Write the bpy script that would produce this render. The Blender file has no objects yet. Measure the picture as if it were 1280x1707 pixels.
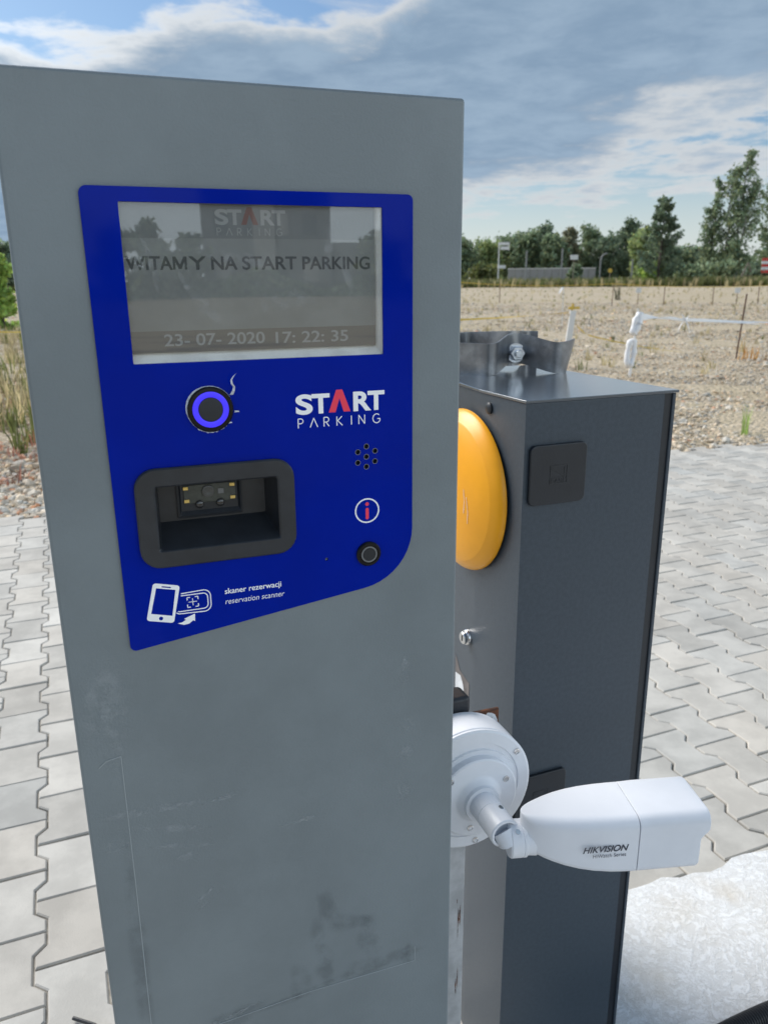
import bpy, bmesh, math, random
import numpy as np
from mathutils import Matrix, Vector
R = math.radians
random.seed(4)
C = bpy.context.scene.collection
scn = bpy.context.scene

# ---------------------------------------------------------------- camera
W_PX, H_PX, F_PX = 1280.0, 1707.0, 1310.0
PITCH = math.atan((853.5 - 467.0) / F_PX)
ROLL = R(0.5)
CAM = np.array([0.0, 0.0, 1.35])
_fw = np.array([0, math.cos(PITCH), -math.sin(PITCH)])
_up = np.array([0, math.sin(PITCH), math.cos(PITCH)])
_rt = np.array([1.0, 0, 0])
RT = math.cos(ROLL) * _rt - math.sin(ROLL) * _up
UP = math.sin(ROLL) * _rt + math.cos(ROLL) * _up
FW = _fw
cd = bpy.data.cameras.new('camera')
cam = bpy.data.objects.new('camera', cd)
C.objects.link(cam)
cd.sensor_fit = 'VERTICAL'
cd.sensor_height = 36.0
cd.lens = 36.0 * F_PX / H_PX
cd.clip_start, cd.clip_end = 0.02, 3000
cam.matrix_world = Matrix(((RT[0], UP[0], -FW[0], CAM[0]), (RT[1], UP[1], -FW[1], CAM[1]),
                           (RT[2], UP[2], -FW[2], CAM[2]), (0, 0, 0, 1)))
cd.dof.use_dof = True
cd.dof.focus_distance = 0.80
cd.dof.aperture_fstop = cd.lens / 2.3          # a phone lens: 2.3 mm wide opening
scn.camera = cam


def at(px, py, Y):
    """the point at world depth Y that stands at pixel (px, py) of the photograph"""
    d = RT * (px - 640) / F_PX - UP * (py - 853.5) / F_PX + FW
    return CAM + d * (Y / d[1])


def at_depth(px, py, D):
    d = RT * (px - 640) / F_PX - UP * (py - 853.5) / F_PX + FW
    return CAM + d * D


# ---------------------------------------------------------------- sky, sun, exposure
SUN_EL, SUN_AZ = R(40), R(-56)        # azimuth from +Y, towards +X


class N:
    """tiny arithmetic on shader sockets"""
    def __init__(s, nt, sock): s.nt, s.s = nt, sock
    def op(s, o, b=None, c=None, clamp=False):
        n = s.nt.nodes.new('ShaderNodeMath'); n.operation = o; n.use_clamp = clamp
        for i, v in enumerate((s, b, c)):
            if v is None: continue
            if isinstance(v, N): s.nt.links.new(v.s, n.inputs[i])
            else: n.inputs[i].default_value = v
        return N(s.nt, n.outputs[0])
    def __add__(s, b): return s.op('ADD', b)
    def __radd__(s, b): return s.op('ADD', b)
    def __sub__(s, b): return s.op('SUBTRACT', b)
    def __rsub__(s, b): return (s * -1.0) + b
    def __mul__(s, b): return s.op('MULTIPLY', b)
    def __rmul__(s, b): return s.op('MULTIPLY', b)
    def __truediv__(s, b): return s.op('DIVIDE', b)
    def abs(s): return s.op('ABSOLUTE')
    def pow(s, b): return s.op('POWER', b)
    def smooth(s, a, b):
        n = s.nt.nodes.new('ShaderNodeMapRange'); n.interpolation_type = 'SMOOTHSTEP'
        s.nt.links.new(s.s, n.inputs[0]); n.inputs[1].default_value = a; n.inputs[2].default_value = b
        return N(s.nt, n.outputs[0])
    def mix(s, a, b):
        n = s.nt.nodes.new('ShaderNodeMix'); n.data_type = 'RGBA'
        s.nt.links.new(s.s, n.inputs[0])
        for i, v in ((6, a), (7, b)):
            if isinstance(v, N): s.nt.links.new(v.s, n.inputs[i])
            else: n.inputs[i].default_value = (*v, 1)
        return N(s.nt, n.outputs[2])


def comb(nt, x, y, z):
    n = nt.nodes.new('ShaderNodeCombineXYZ')
    for i, v in enumerate((x, y, z)):
        if isinstance(v, N): nt.links.new(v.s, n.inputs[i])
        else: n.inputs[i].default_value = v
    return N(nt, n.outputs[0])


def noise(nt, vec, scale, detail=6, rough=.55, dist=0.0, out=0):
    n = nt.nodes.new('ShaderNodeTexNoise')
    n.inputs['Scale'].default_value = scale; n.inputs['Detail'].default_value = detail
    n.inputs['Roughness'].default_value = rough; n.inputs['Distortion'].default_value = dist
    if vec is not None: nt.links.new(vec.s, n.inputs['Vector'])
    return N(nt, n.outputs[out])


def build_world():
    w = bpy.data.worlds.new('World'); scn.world = w; w.use_nodes = True
    nt = w.node_tree; nt.nodes.clear()
    out = nt.nodes.new('ShaderNodeOutputWorld'); bg = nt.nodes.new('ShaderNodeBackground')
    nt.links.new(bg.outputs[0], out.inputs[0])
    sky = nt.nodes.new('ShaderNodeTexSky'); sky.sky_type = 'NISHITA'; sky.sun_disc = False
    sky.sun_elevation = SUN_EL; sky.sun_rotation = SUN_AZ
    sky.air_density, sky.dust_density, sky.ozone_density = 1.0, 1.2, 1.0
    tc = nt.nodes.new('ShaderNodeTexCoord'); sp = nt.nodes.new('ShaderNodeSeparateXYZ')
    nt.links.new(tc.outputs['Generated'], sp.inputs[0])
    x, y, z = (N(nt, sp.outputs[i]) for i in range(3))
    az = x.op('ARCTAN2', y) * (180 / math.pi)
    el = z.op('ARCSINE') * (180 / math.pi)
    zz = z.op('MAXIMUM', 0.0) + 0.09
    px, py = x / zz, y / zz
    p = comb(nt, px * .8, py * .55, 3.7)
    n1 = noise(nt, p, 0.9, 9, .58, .25)
    n2 = noise(nt, comb(nt, px * .55, py * .9, 11.3), .8, 8, .62, .5)
    n3 = noise(nt, comb(nt, px, py, 1.0), 3.2, 8, .6, .2)
    # the long grey cloud bank
    ap = az.op('MAXIMUM', 0.0)
    c = az * .10 + ap * .35 + 9.8
    t = (1.0 - (el - c).abs() / (ap * .3 + 6.6)).op('MAXIMUM', -1.3)
    thick = t * 1.12 + (n1 - .5) * 1.4 + (n3 - .5) * .7
    cover = thick.smooth(.02, .20)
    dark = thick.smooth(.08, .42)
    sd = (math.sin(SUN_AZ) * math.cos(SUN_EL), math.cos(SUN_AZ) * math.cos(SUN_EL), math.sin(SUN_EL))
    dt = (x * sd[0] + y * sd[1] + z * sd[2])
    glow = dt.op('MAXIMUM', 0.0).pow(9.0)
    rear_fill = dt.smooth(.25, -.6)             # added fill: unseen sky opposite the sun made brighter and bluer for the kiosk
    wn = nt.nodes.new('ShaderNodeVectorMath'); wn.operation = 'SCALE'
    nt.links.new(rear_fill.mix((4.6, 4.75, 4.85), (4.2, 4.8, 5.25)).s, wn.inputs[0]); nt.links.new((glow * 4.0 + .85 + rear_fill * 1.55).s, wn.inputs[3])
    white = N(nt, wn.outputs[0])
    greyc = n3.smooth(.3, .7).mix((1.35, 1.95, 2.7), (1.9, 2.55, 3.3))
    skyc = N(nt, sky.outputs[0])
    bl = nt.nodes.new('ShaderNodeVectorMath'); bl.operation = 'MULTIPLY'; nt.links.new(skyc.s, bl.inputs[0])
    bl.inputs[1].default_value = (.46, .57, .66)
    hz = el.smooth(9.5, -1.0)
    skyc2 = (hz * .8).mix(N(nt, bl.outputs[0]), (4.6, 4.85, 4.85))
    # thin streaks and far cumulus all round the dome
    wisp = n2.smooth(.53, .70) * el.smooth(1.0, 5.0)
    col = (wisp * .8).mix(skyc2, white)
    col = (rear_fill * .75).mix(col, white)
    col = cover.mix(col, dark.mix(white, greyc))
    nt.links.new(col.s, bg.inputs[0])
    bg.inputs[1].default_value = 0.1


build_world()
sl = bpy.data.lights.new('sun', 'SUN')
sun = bpy.data.objects.new('sun', sl); C.objects.link(sun)
sl.energy, sl.angle, sl.color = 2.5, R(40), (1, .95, .88)
sun.rotation_euler = (Vector((math.sin(SUN_AZ) * math.cos(SUN_EL), math.cos(SUN_AZ) * math.cos(SUN_EL), math.sin(SUN_EL)))
                      .to_track_quat('Z', 'Y').to_euler())
scn.view_settings.view_transform = 'Standard'
scn.view_settings.look = 'None'
scn.view_settings.exposure = 0.82
scn.view_settings.gamma = 1
scn.cycles.use_denoising = True
scn.cycles.max_bounces = 8
scn.cycles.transparent_max_bounces = 12


# ---------------------------------------------------------------- materials
def mat(name, col, rough=.5, metal=0.0, spec=.5, var=0.0, vscale=8.0, bump=0.0, bscale=200.0, bdetail=4,
        coat=0.0, col2=None, attr=None, emit=None, rvar=0.0, coords='Object', vlo=.35, vhi=.65, bdist=.001):
    m = bpy.data.materials.new(name); m.use_nodes = True
    nt = m.node_tree; b = nt.nodes['Principled BSDF']
    b.inputs['Base Color'].default_value = (*col, 1)
    b.inputs['Roughness'].default_value = rough
    b.inputs['Metallic'].default_value = metal
    b.inputs['Specular IOR Level'].default_value = spec
    b.inputs['Coat Weight'].default_value = coat
    b.inputs['Coat Roughness'].default_value = .03
    tc = nt.nodes.new('ShaderNodeTexCoord'); v = N(nt, tc.outputs[coords])
    base = None
    if var or col2:
        c2 = col2 or tuple(c * (1 - var) for c in col)
        c1 = col if col2 else tuple(min(1, c * (1 + var)) for c in col)
        base = noise(nt, v, vscale, 6, .6).smooth(vlo, vhi).mix(c1, c2)
    if attr:
        a = nt.nodes.new('ShaderNodeAttribute'); a.attribute_name = attr
        mx = nt.nodes.new('ShaderNodeMix'); mx.data_type = 'RGBA'; mx.blend_type = 'MULTIPLY'
        mx.inputs[0].default_value = 1
        if base: nt.links.new(base.s, mx.inputs[6])
        else: mx.inputs[6].default_value = (*col, 1)
        nt.links.new(a.outputs[0], mx.inputs[7]); base = N(nt, mx.outputs[2])
    if base: nt.links.new(base.s, b.inputs['Base Color'])
    if rvar:
        rr = noise(nt, v, vscale * 1.7, 5, .6) * (2 * rvar) + (rough - rvar)
        nt.links.new(rr.s, b.inputs['Roughness'])
    if bump:
        bn = nt.nodes.new('ShaderNodeBump'); bn.inputs['Strength'].default_value = bump
        bn.inputs['Distance'].default_value = bdist
        nt.links.new(noise(nt, v, bscale, bdetail, .6).s, bn.inputs['Height'])
        nt.links.new(bn.outputs[0], b.inputs['Normal'])
    if emit:
        b.inputs['Emission Color'].default_value = (*emit[0], 1); b.inputs['Emission Strength'].default_value = emit[1]
    return m


M = {}
M['paint'] = mat('grey powder coat', (.171, .201, .214), .40, var=.07, vscale=6, bump=.5, bscale=420, bdetail=3, rvar=.06, bdist=.0006)
M['dark_paint'] = mat('anthracite powder coat', (.046, .061, .078), .34, spec=.38, var=.08, vscale=160, bump=.5, bscale=520, bdetail=3, rvar=.05, bdist=.0006)
M['lid_paint'] = mat('anthracite lid paint', (.052, .067, .083), .25, spec=.6, coat=1.0, var=.06, vscale=6, bump=.12, bscale=420, bdetail=2, bdist=.0004)
M['lid_paint'].node_tree.nodes['Principled BSDF'].inputs['Coat Roughness'].default_value = .13
M['blue'] = mat('printed blue acrylic', (.0002, .013, .285), .07, spec=.07, var=.05, vscale=9, rvar=.03)
M['lcd'] = mat('lcd film', (.205, .215, .215), .35, var=.08, vscale=18)
M['lcd_band'] = mat('lcd header band', (.155, .165, .17), .35)
M['lcd_foot'] = mat('lcd footer band', (.145, .135, .125), .35)
M['lcd_dark'] = mat('lcd dark letters', (.045, .05, .055), .4)
M['lcd_light'] = mat('lcd light letters', (.29, .30, .30), .4)
M['lcd_red'] = mat('lcd red letter', (.17, .08, .068), .4)
M['bezel_metal'] = mat('screen rim metal', (.92, .92, .90), .5, metal=0, var=.08, vscale=40)
M['white_ink'] = mat('white print', (.92, .93, .94), .25)
M['red_ink'] = mat('coral red print', (.85, .05, .10), .25)
M['black_plastic'] = mat('black plastic', (.010, .013, .018), .42, var=.1, vscale=30, bump=.2, bscale=300)
M['black_print'] = mat('black printed plastic', (.020, .023, .028), .38, var=.15, vscale=60)
M['black_metal'] = mat('black anodised metal', (.012, .012, .014), .25, metal=.6)
M['ring_light'] = mat('violet ring light', (.02, .015, .2), .3, emit=((.05, .03, 1.0), .5))
M['ring_grey'] = mat('grey ring', (.16, .165, .17), .35)
M['film'] = mat('peeled film', (.55, .6, .68), .25, var=.3, vscale=300)
M['gold'] = mat('gold contact', (.75, .55, .18), .35, metal=.6)
M['pcb'] = mat('dark circuit board', (.05, .055, .045), .45, var=.2, vscale=200)
M['lens'] = mat('scanner lens', (.015, .015, .016), .08, coat=.6)
M['lens_grey'] = mat('grey lens ring', (.07, .072, .07), .3)
M['yellow'] = mat('yellow plastic', (.97, .405, .006), .33, var=.05, vscale=9, rvar=.06)
M['galv'] = mat('galvanised steel', (.42, .43, .44), .45, metal=.15, var=.15, vscale=30)
M['steel'] = mat('bare rolled steel', (.34, .35, .36), .36, metal=.8, col2=(.19, .195, .205), vscale=22, bump=.3, bscale=160, rvar=.1)
M['zinc'] = mat('zinc plated steel', (.55, .58, .62), .28, metal=.9, var=.15, vscale=60)
M['chrome'] = mat('chrome', (.7, .7, .7), .15, metal=1)
M['white_cam'] = mat('white painted alloy', (.74, .76, .80), .35, var=.025, vscale=14, bump=.06, bscale=500)
M['ink'] = mat('dark grey print', (.05, .055, .075), .4)
M['seam'] = mat('seam shadow gap', (.12, .125, .13), .6)
M['rust'] = mat('rusty steel', (.16, .055, .02), .8, col2=(.05, .02, .012), vscale=70, bump=.6, bscale=200)
M['flake'] = mat('flaking white paint', (.62, .64, .66), .5, var=.12, vscale=60)
M['sticker'] = mat('worn brown sticker', (.13, .115, .11), .6, var=.2, vscale=60)
M['hose'] = mat('black corrugated plastic', (.02, .021, .023), .4)
M['tape_white'] = mat('white barrier tape', (.8, .8, .8), .4)
M['tape_yellow'] = mat('yellow barrier tape', (.62, .42, .06), .5)
M['red'] = mat('red paint', (.55, .035, .02), .5)
M['white'] = mat('white paint', (.68, .68, .66), .5)
M['post_white'] = mat('chipped white post', (.66, .66, .64), .6, col2=(.12, .09, .07), vscale=20, vlo=.52, vhi=.62)
M['rebar'] = mat('rusty rod', (.10, .05, .03), .85, var=.3, vscale=30)
M['bark'] = mat('bark', (.09, .075, .06), .9, var=.4, vscale=3, bump=.5, bscale=8, bdist=.02)
M['pale_bark'] = mat('pale bark', (.30, .29, .26), .8, col2=(.06, .055, .05), vscale=2.5, vlo=.5, vhi=.6)
M['wood'] = mat('weathered timber', (.22, .19, .15), .85, var=.3, vscale=10)
M['far_grey'] = mat('grey cladding', (.24, .245, .24), .6, var=.06, vscale=1)
M['glass_dark'] = mat('window glass', (.03, .035, .04), .06, spec=.7)
M['building'] = mat('dark facade', (.085, .092, .10), .7, var=.08, vscale=.6)


def leaf_mat(name, col):
    m = bpy.data.materials.new(name); m.use_nodes = True
    nt = m.node_tree; b = nt.nodes['Principled BSDF']
    a = nt.nodes.new('ShaderNodeAttribute'); a.attribute_name = 'tone'
    mx = nt.nodes.new('ShaderNodeMix'); mx.data_type = 'RGBA'; mx.blend_type = 'MULTIPLY'; mx.inputs[0].default_value = 1
    mx.inputs[6].default_value = (*col, 1); nt.links.new(a.outputs[0], mx.inputs[7])
    nt.links.new(mx.outputs[2], b.inputs['Base Color']); b.inputs['Roughness'].default_value = .6
    tr = nt.nodes.new('ShaderNodeBsdfTranslucent'); nt.links.new(mx.outputs[2], tr.inputs[0])
    ms = nt.nodes.new('ShaderNodeMixShader'); ms.inputs[0].default_value = .5
    nt.links.new(b.outputs[0], ms.inputs[1]); nt.links.new(tr.outputs[0], ms.inputs[2])
    nt.links.new(ms.outputs[0], nt.nodes['Material Output'].inputs[0])
    return m


LEAF = {k: leaf_mat(k + ' leaves', c) for k, c in dict(
    mid=(.235, .30, .175), dark=(.185, .245, .155), light=(.28, .35, .15), olive=(.27, .27, .17),
    grass=(.15, .17, .055), straw=(.46, .39, .22), red=(.36, .17, .12), bright=(.34, .48, .12), orange=(.6, .3, .05)).items()}


def paving_mat():
    m = mat('grey concrete paver', (.455, .435, .392), .75, attr='tone', var=.11, vscale=7, bump=.5, bscale=220, rvar=.08, bdist=.0012)
    nt = m.node_tree; b = nt.nodes['Principled BSDF']
    # pale lime bloom and sand left on the faces
    tc = nt.nodes.new('ShaderNodeTexCoord'); v = N(nt, tc.outputs['Object'])
    f = noise(nt, v, 3.1, 8, .7).smooth(.55, .78) * noise(nt, v, 60, 4, .7).smooth(.35, .7)
    old = N(nt, b.inputs['Base Color'].links[0].from_socket)
    nt.links.new((f * .45).mix(old, (.60, .575, .53)).s, b.inputs['Base Color'])
    return m


def slab_mat():
    m = bpy.data.materials.new('flaky white concrete'); m.use_nodes = True
    nt = m.node_tree; b = nt.nodes['Principled BSDF']
    tc = nt.nodes.new('ShaderNodeTexCoord'); v = N(nt, tc.outputs['Object'])
    ws = nt.nodes.new('ShaderNodeVectorMath'); ws.operation = 'MULTIPLY_ADD'
    nt.links.new(noise(nt, v, 14, 4, .6, 0, 1).s, ws.inputs[0]); ws.inputs[1].default_value = (.09, .09, .09); nt.links.new(v.s, ws.inputs[2])
    wv = N(nt, ws.outputs[0])
    flakes = noise(nt, wv, 70, 5, .68).smooth(.44, .56)
    vein = (noise(nt, wv, 42, 4, .65) - .5).abs().smooth(.0, .035)
    fine = noise(nt, v, 260, 3, .6)
    big = noise(nt, v, 5, 5, .6).smooth(.35, .7)
    warm = noise(nt, v, 3.3, 4, .6).smooth(.5, .72)
    c = flakes.mix((.65, .64, .615), (.79, .79, .78))
    c = (vein * -.5 + .5).mix(c, (.57, .55, .51))
    c = (big * .3).mix(c, (.82, .83, .83))
    c = (warm * .6).mix(c, (.56, .49, .38))
    nt.links.new(c.s, b.inputs['Base Color']); b.inputs['Roughness'].default_value = .6
    bn = nt.nodes.new('ShaderNodeBump'); bn.inputs['Strength'].default_value = .45; bn.inputs['Distance'].default_value = .003
    nt.links.new((flakes * .5 + vein * .35 + fine * .3).s, bn.inputs['Height']); nt.links.new(bn.outputs[0], b.inputs['Normal'])
    return m


def gravel_mat():
    m = bpy.data.materials.new('tan gravel'); m.use_nodes = True
    nt = m.node_tree; b = nt.nodes['Principled BSDF']
    tc = nt.nodes.new('ShaderNodeTexCoord'); v = N(nt, tc.outputs['Object'])
    vo = nt.nodes.new('ShaderNodeTexVoronoi'); vo.inputs['Scale'].default_value = 24; nt.links.new(v.s, vo.inputs['Vector'])
    sx = nt.nodes.new('ShaderNodeSeparateColor'); nt.links.new(vo.outputs['Color'], sx.inputs[0])
    c = N(nt, sx.outputs[0]).smooth(0, 1).mix((.36, .295, .205), (.56, .475, .35))
    big = noise(nt, v, .12, 6, .65).smooth(.42, .64)
    c = (big * .6).mix(c, (.40, .33, .205))
    med = noise(nt, v, .9, 6, .7).smooth(.45, .7)
    c = (med * .35).mix(c, (.30, .26, .15))
    nt.links.new(c.s, b.inputs['Base Color']); b.inputs['Roughness'].default_value = .9
    bn = nt.nodes.new('ShaderNodeBump'); bn.inputs['Strength'].default_value = .9; bn.inputs['Distance'].default_value = .03
    nt.links.new(N(nt, vo.outputs['Distance']).s, bn.inputs['Height']); bn.invert = True
    nt.links.new(bn.outputs[0], b.inputs['Normal'])
    return m


def glass_mat():
    m = bpy.data.materials.new('screen glass'); m.use_nodes = True
    nt = m.node_tree; nt.nodes.clear()
    o = nt.nodes.new('ShaderNodeOutputMaterial'); ms = nt.nodes.new('ShaderNodeMixShader')
    tr = nt.nodes.new('ShaderNodeBsdfTransparent'); gl = nt.nodes.new('ShaderNodeBsdfGlossy'); ge = nt.nodes.new('ShaderNodeNewGeometry')
    dp = nt.nodes.new('ShaderNodeVectorMath'); dp.operation = 'DOT_PRODUCT'; nt.links.new(ge.outputs['Normal'], dp.inputs[0]); nt.links.new(ge.outputs['Incoming'], dp.inputs[1])
    refl = (1.0 - N(nt, dp.outputs['Value']).abs()).pow(5.0) * .942 + .058      # the same on both faces of the pane
    tr.inputs[0].default_value = (.97, .975, .97, 1); gl.inputs['Roughness'].default_value = .012
    nt.links.new(refl.s, ms.inputs[0]); nt.links.new(tr.outputs[0], ms.inputs[1]); nt.links.new(gl.outputs[0], ms.inputs[2])
    nt.links.new(ms.outputs[0], o.inputs[0])
    return m


def scuff_mat(name, col, lo, hi, scale, stretch=(1, 1, 1), amount=.6):
    """thin wear marks with ragged, broken-up coverage"""
    m = bpy.data.materials.new(name); m.use_nodes = True
    nt = m.node_tree; b = nt.nodes['Principled BSDF']
    b.inputs['Base Color'].default_value = (*col, 1); b.inputs['Roughness'].default_value = .55
    tc = nt.nodes.new('ShaderNodeTexCoord'); mp = nt.nodes.new('ShaderNodeMapping'); mp.inputs['Scale'].default_value = stretch
    nt.links.new(tc.outputs['Object'], mp.inputs[0])
    f = noise(nt, N(nt, mp.outputs[0]), scale, 6, .7).smooth(lo, hi) * amount
    # fade out towards the rim of each mark
    a = nt.nodes.new('ShaderNodeAttribute'); a.attribute_name = 'fade'
    f = f * N(nt, a.outputs['Fac'])
    nt.links.new(f.s, b.inputs['Alpha'])
    return m


M['paver'] = paving_mat(); M['slab'] = slab_mat(); M['gravel'] = gravel_mat(); M['glass'] = glass_mat()
M['pebble'] = mat('gravel stone', (.52, .445, .345), .85, attr='tone', bump=.3, bscale=60, bdist=.004)
M['scuff_light'] = scuff_mat('pale scuff', (.42, .46, .48), .40, .62, 60, (1, 1, 1), .38)
M['scuff_dark'] = scuff_mat('damp stain', (.10, .118, .13), .36, .62, 24, (1, 1, 1), .21)
M['film_edge'] = mat('clear film edge', (.30, .335, .35), .3)


# ---------------------------------------------------------------- object helpers
def tag(o, label=None, cat=None, group=None, kind=None):
    if label: o['label'] = label
    if cat: o['category'] = cat
    if group: o['group'] = group
    if kind: o['kind'] = kind
    return o


def thing(name, loc, rz, label, cat, group=None):
    o = bpy.data.objects.new(name, None); C.objects.link(o)
    o.location = loc; o.rotation_euler = (0, 0, rz); o.empty_display_size = .1
    return tag(o, label, cat, group)


def link(name, me, m, parent=None):
    o = bpy.data.objects.new(name, me); C.objects.link(o)
    if m is not None and not me.materials: me.materials.append(m)
    if parent is not None: o.parent = parent
    return o


def done(name, bm, m, parent=None, xf=None, sharp=35, weld=True):
    if xf is not None: bm.transform(xf)
    if weld: bmesh.ops.recalc_face_normals(bm, faces=bm.faces[:])
    me = bpy.data.meshes.new(name); bm.to_mesh(me); bm.free()
    if sharp is not None:
        me.shade_smooth(); me.set_sharp_from_angle(angle=R(sharp))
    o = link(name, me, m, parent)
    if sharp is not None:
        w = o.modifiers.new('weighted normal', 'WEIGHTED_NORMAL'); w.keep_sharp = True; w.weight = 80
    return o


def BM(): return bmesh.new()


def box(bm, lo, hi, bev=0, seg=2, only=None):
    lo, hi = Vector(lo), Vector(hi)
    r = bmesh.ops.create_cube(bm, size=1)
    vs = r['verts']
    bmesh.ops.scale(bm, vec=hi - lo, verts=vs); bmesh.ops.translate(bm, vec=(lo + hi) / 2, verts=vs)
    if bev:
        es = {e for v in vs for e in v.link_edges}
        if only: es = [e for e in es if only(e.verts[0].co, e.verts[1].co)]
        bmesh.ops.bevel(bm, geom=list(es), offset=bev, segments=seg, affect='EDGES', profile=.5)


def frame_of(axis):
    a = Vector(axis).normalized()
    h = Vector((0, 0, 1)) if abs(a.z) < .9 else Vector((1, 0, 0))
    u = h.cross(a).normalized(); v = a.cross(u)
    return u, v, a


def lathe(bm, prof, o=(0, 0, 0), axis=(0, 0, 1), seg=40, closed=False):
    """prof: list of (radius, height along the axis)"""
    u, v, a = frame_of(axis); o = Vector(o)
    rings = []
    for r, h in prof:
        if r < 1e-6: rings.append([bm.verts.new(o + a * h)])
        else:
            rings.append([bm.verts.new(o + a * h + (u * math.cos(2 * math.pi * k / seg) + v * math.sin(2 * math.pi * k / seg)) * r) for k in range(seg)])
    prs = list(zip(rings, rings[1:]))
    if closed: prs.append((rings[-1], rings[0]))
    for A, B in prs:
        for k in range(seg):
            j = (k + 1) % seg
            if len(A) == 1 and len(B) == 1: continue
            if len(A) == 1: bm.faces.new((A[0], B[j], B[k]))
            elif len(B) == 1: bm.faces.new((A[k], A[j], B[0]))
            else: bm.faces.new((A[k], A[j], B[j], B[k]))
    return rings


def tube(bm, pts, rad, seg=8, caps=True):
    pts = [Vector(p) for p in pts]
    if not hasattr(rad, '__len__'): rad = [rad] * len(pts)
    rings = []; prev = None
    for i, p in enumerate(pts):
        d = (pts[min(i + 1, len(pts) - 1)] - pts[max(i - 1, 0)]).normalized()
        if prev is None: u, v, _ = frame_of(d)
        else:
            u = (prev - d * prev.dot(d)).normalized(); v = d.cross(u)
        prev = u
        rings.append([bm.verts.new(p + (u * math.cos(2 * math.pi * k / seg) + v * math.sin(2 * math.pi * k / seg)) * rad[i]) for k in range(seg)])
    for A, B in zip(rings, rings[1:]):
        for k in range(seg): bm.faces.new((A[k], A[(k + 1) % seg], B[(k + 1) % seg], B[k]))
    if caps:
        bm.faces.new(rings[0][::-1]); bm.faces.new(rings[-1])


def from_curve(cu):
    o = bpy.data.objects.new('shape', cu); C.objects.link(o)
    dg = bpy.context.evaluated_depsgraph_get()
    me = bpy.data.meshes.new_from_object(o.evaluated_get(dg))
    bpy.data.objects.remove(o); bpy.data.curves.remove(cu)
    return me


def plate(bm, outlines, z0, z1, bev=0, seg=2):
    """flat sheet in XY with holes (even-odd), from z0 to z1"""
    cu = bpy.data.curves.new('shape', 'CURVE'); cu.dimensions = '2D'; cu.fill_mode = 'BOTH'
    for pts in outlines:
        s = cu.splines.new('POLY'); s.points.add(len(pts) - 1)
        for q, (x, y) in zip(s.points, pts): q.co = (x, y, 0, 1)
        s.use_cyclic_u = True
    cu.extrude = max((z1 - z0) / 2 - bev, 0)
    if bev: cu.bevel_depth = bev; cu.bevel_resolution = seg; cu.offset = -bev
    me = from_curve(cu)
    me.transform(Matrix.Translation((0, 0, (z0 + z1) / 2)))
    bm.from_mesh(me); bpy.data.meshes.remove(me)


def text(bm, body, x0, x1, base, cap, z, ext=.04, off=0.0, shear=0.0, slope=0.0, spacing=1.0, strike=0.0):
    """writing between x0 and x1 with its baseline at `base` and capitals `cap` high"""
    cu = bpy.data.curves.new('text', 'FONT'); cu.body = body; cu.size = 1; cu.offset = off; cu.shear = shear
    cu.extrude = .001; cu.space_character = spacing
    ref = bpy.data.curves.new('text', 'FONT'); ref.body = 'H'; ref.size = 1; ref.offset = off
    mr = from_curve(ref); hh = max(v.co.y for v in mr.vertices) - min(v.co.y for v in mr.vertices)
    bpy.data.meshes.remove(mr)
    me = from_curve(cu)
    xs = [v.co.x for v in me.vertices]; a, b = min(xs), max(xs)
    sx, sy = (x1 - x0) / (b - a), cap / hh
    for v in me.vertices:
        x = (v.co.x - a) * sx + x0
        v.co = (x, v.co.y * sy + base + (x - x0) * slope, z + (ext if v.co.z > 0 else 0))
    bm.from_mesh(me)
    for k in ((1, 2, 3) if strike else ()):     # heavier weight: struck again, a hair to the side
        me.transform(Matrix.Translation((strike * (2 if k == 1 else -1), strike * (0, 0, .7, -1.4)[k], .011))); bm.from_mesh(me)
    bpy.data.meshes.remove(me)


def rrect(x0, y0, x1, y1, r, n=6):
    return rpoly([(x0, y0), (x1, y0), (x1, y1), (x0, y1)], r, n)


def rpoly(pts, rad, n=6):
    """polygon with rounded corners"""
    if not hasattr(rad, '__len__'): rad = [rad] * len(pts)
    out = []
    L = len(pts)
    for i in range(L):
        p = Vector(pts[i]); a = (Vector(pts[i - 1]) - p); b = (Vector(pts[(i + 1) % L]) - p)
        if rad[i] <= 0: out.append(tuple(p)); continue
        an, bn = a.normalized(), b.normalized(); th = an.angle(bn); t = rad[i] / math.tan(th / 2)
        t = min(t, a.length * .49, b.length * .49) if rad[i] < 30 else t
        r = t * math.tan(th / 2)
        c = p + (an + bn).normalized() * (r / math.sin(th / 2))
        s, e = p + an * t - c, p + bn * t - c
        a0 = math.atan2(s.y, s.x); a1 = math.atan2(e.y, e.x); d = (a1 - a0 + math.pi) % (2 * math.pi) - math.pi
        for k in range(n + 1):
            out.append((c.x + r * math.cos(a0 + d * k / n), c.y + r * math.sin(a0 + d * k / n)))
    return out


def circ(x, y, r, n=32):
    return [(x + r * math.cos(2 * math.pi * k / n), y + r * math.sin(2 * math.pi * k / n)) for k in range(n)]


def bar2d(a, b, w):
    a, b = Vector(a), Vector(b); d = (b - a).normalized(); q = Vector((-d.y, d.x)) * w / 2
    return [tuple(a + q), tuple(a - q), tuple(b - q), tuple(b + q)]


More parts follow.
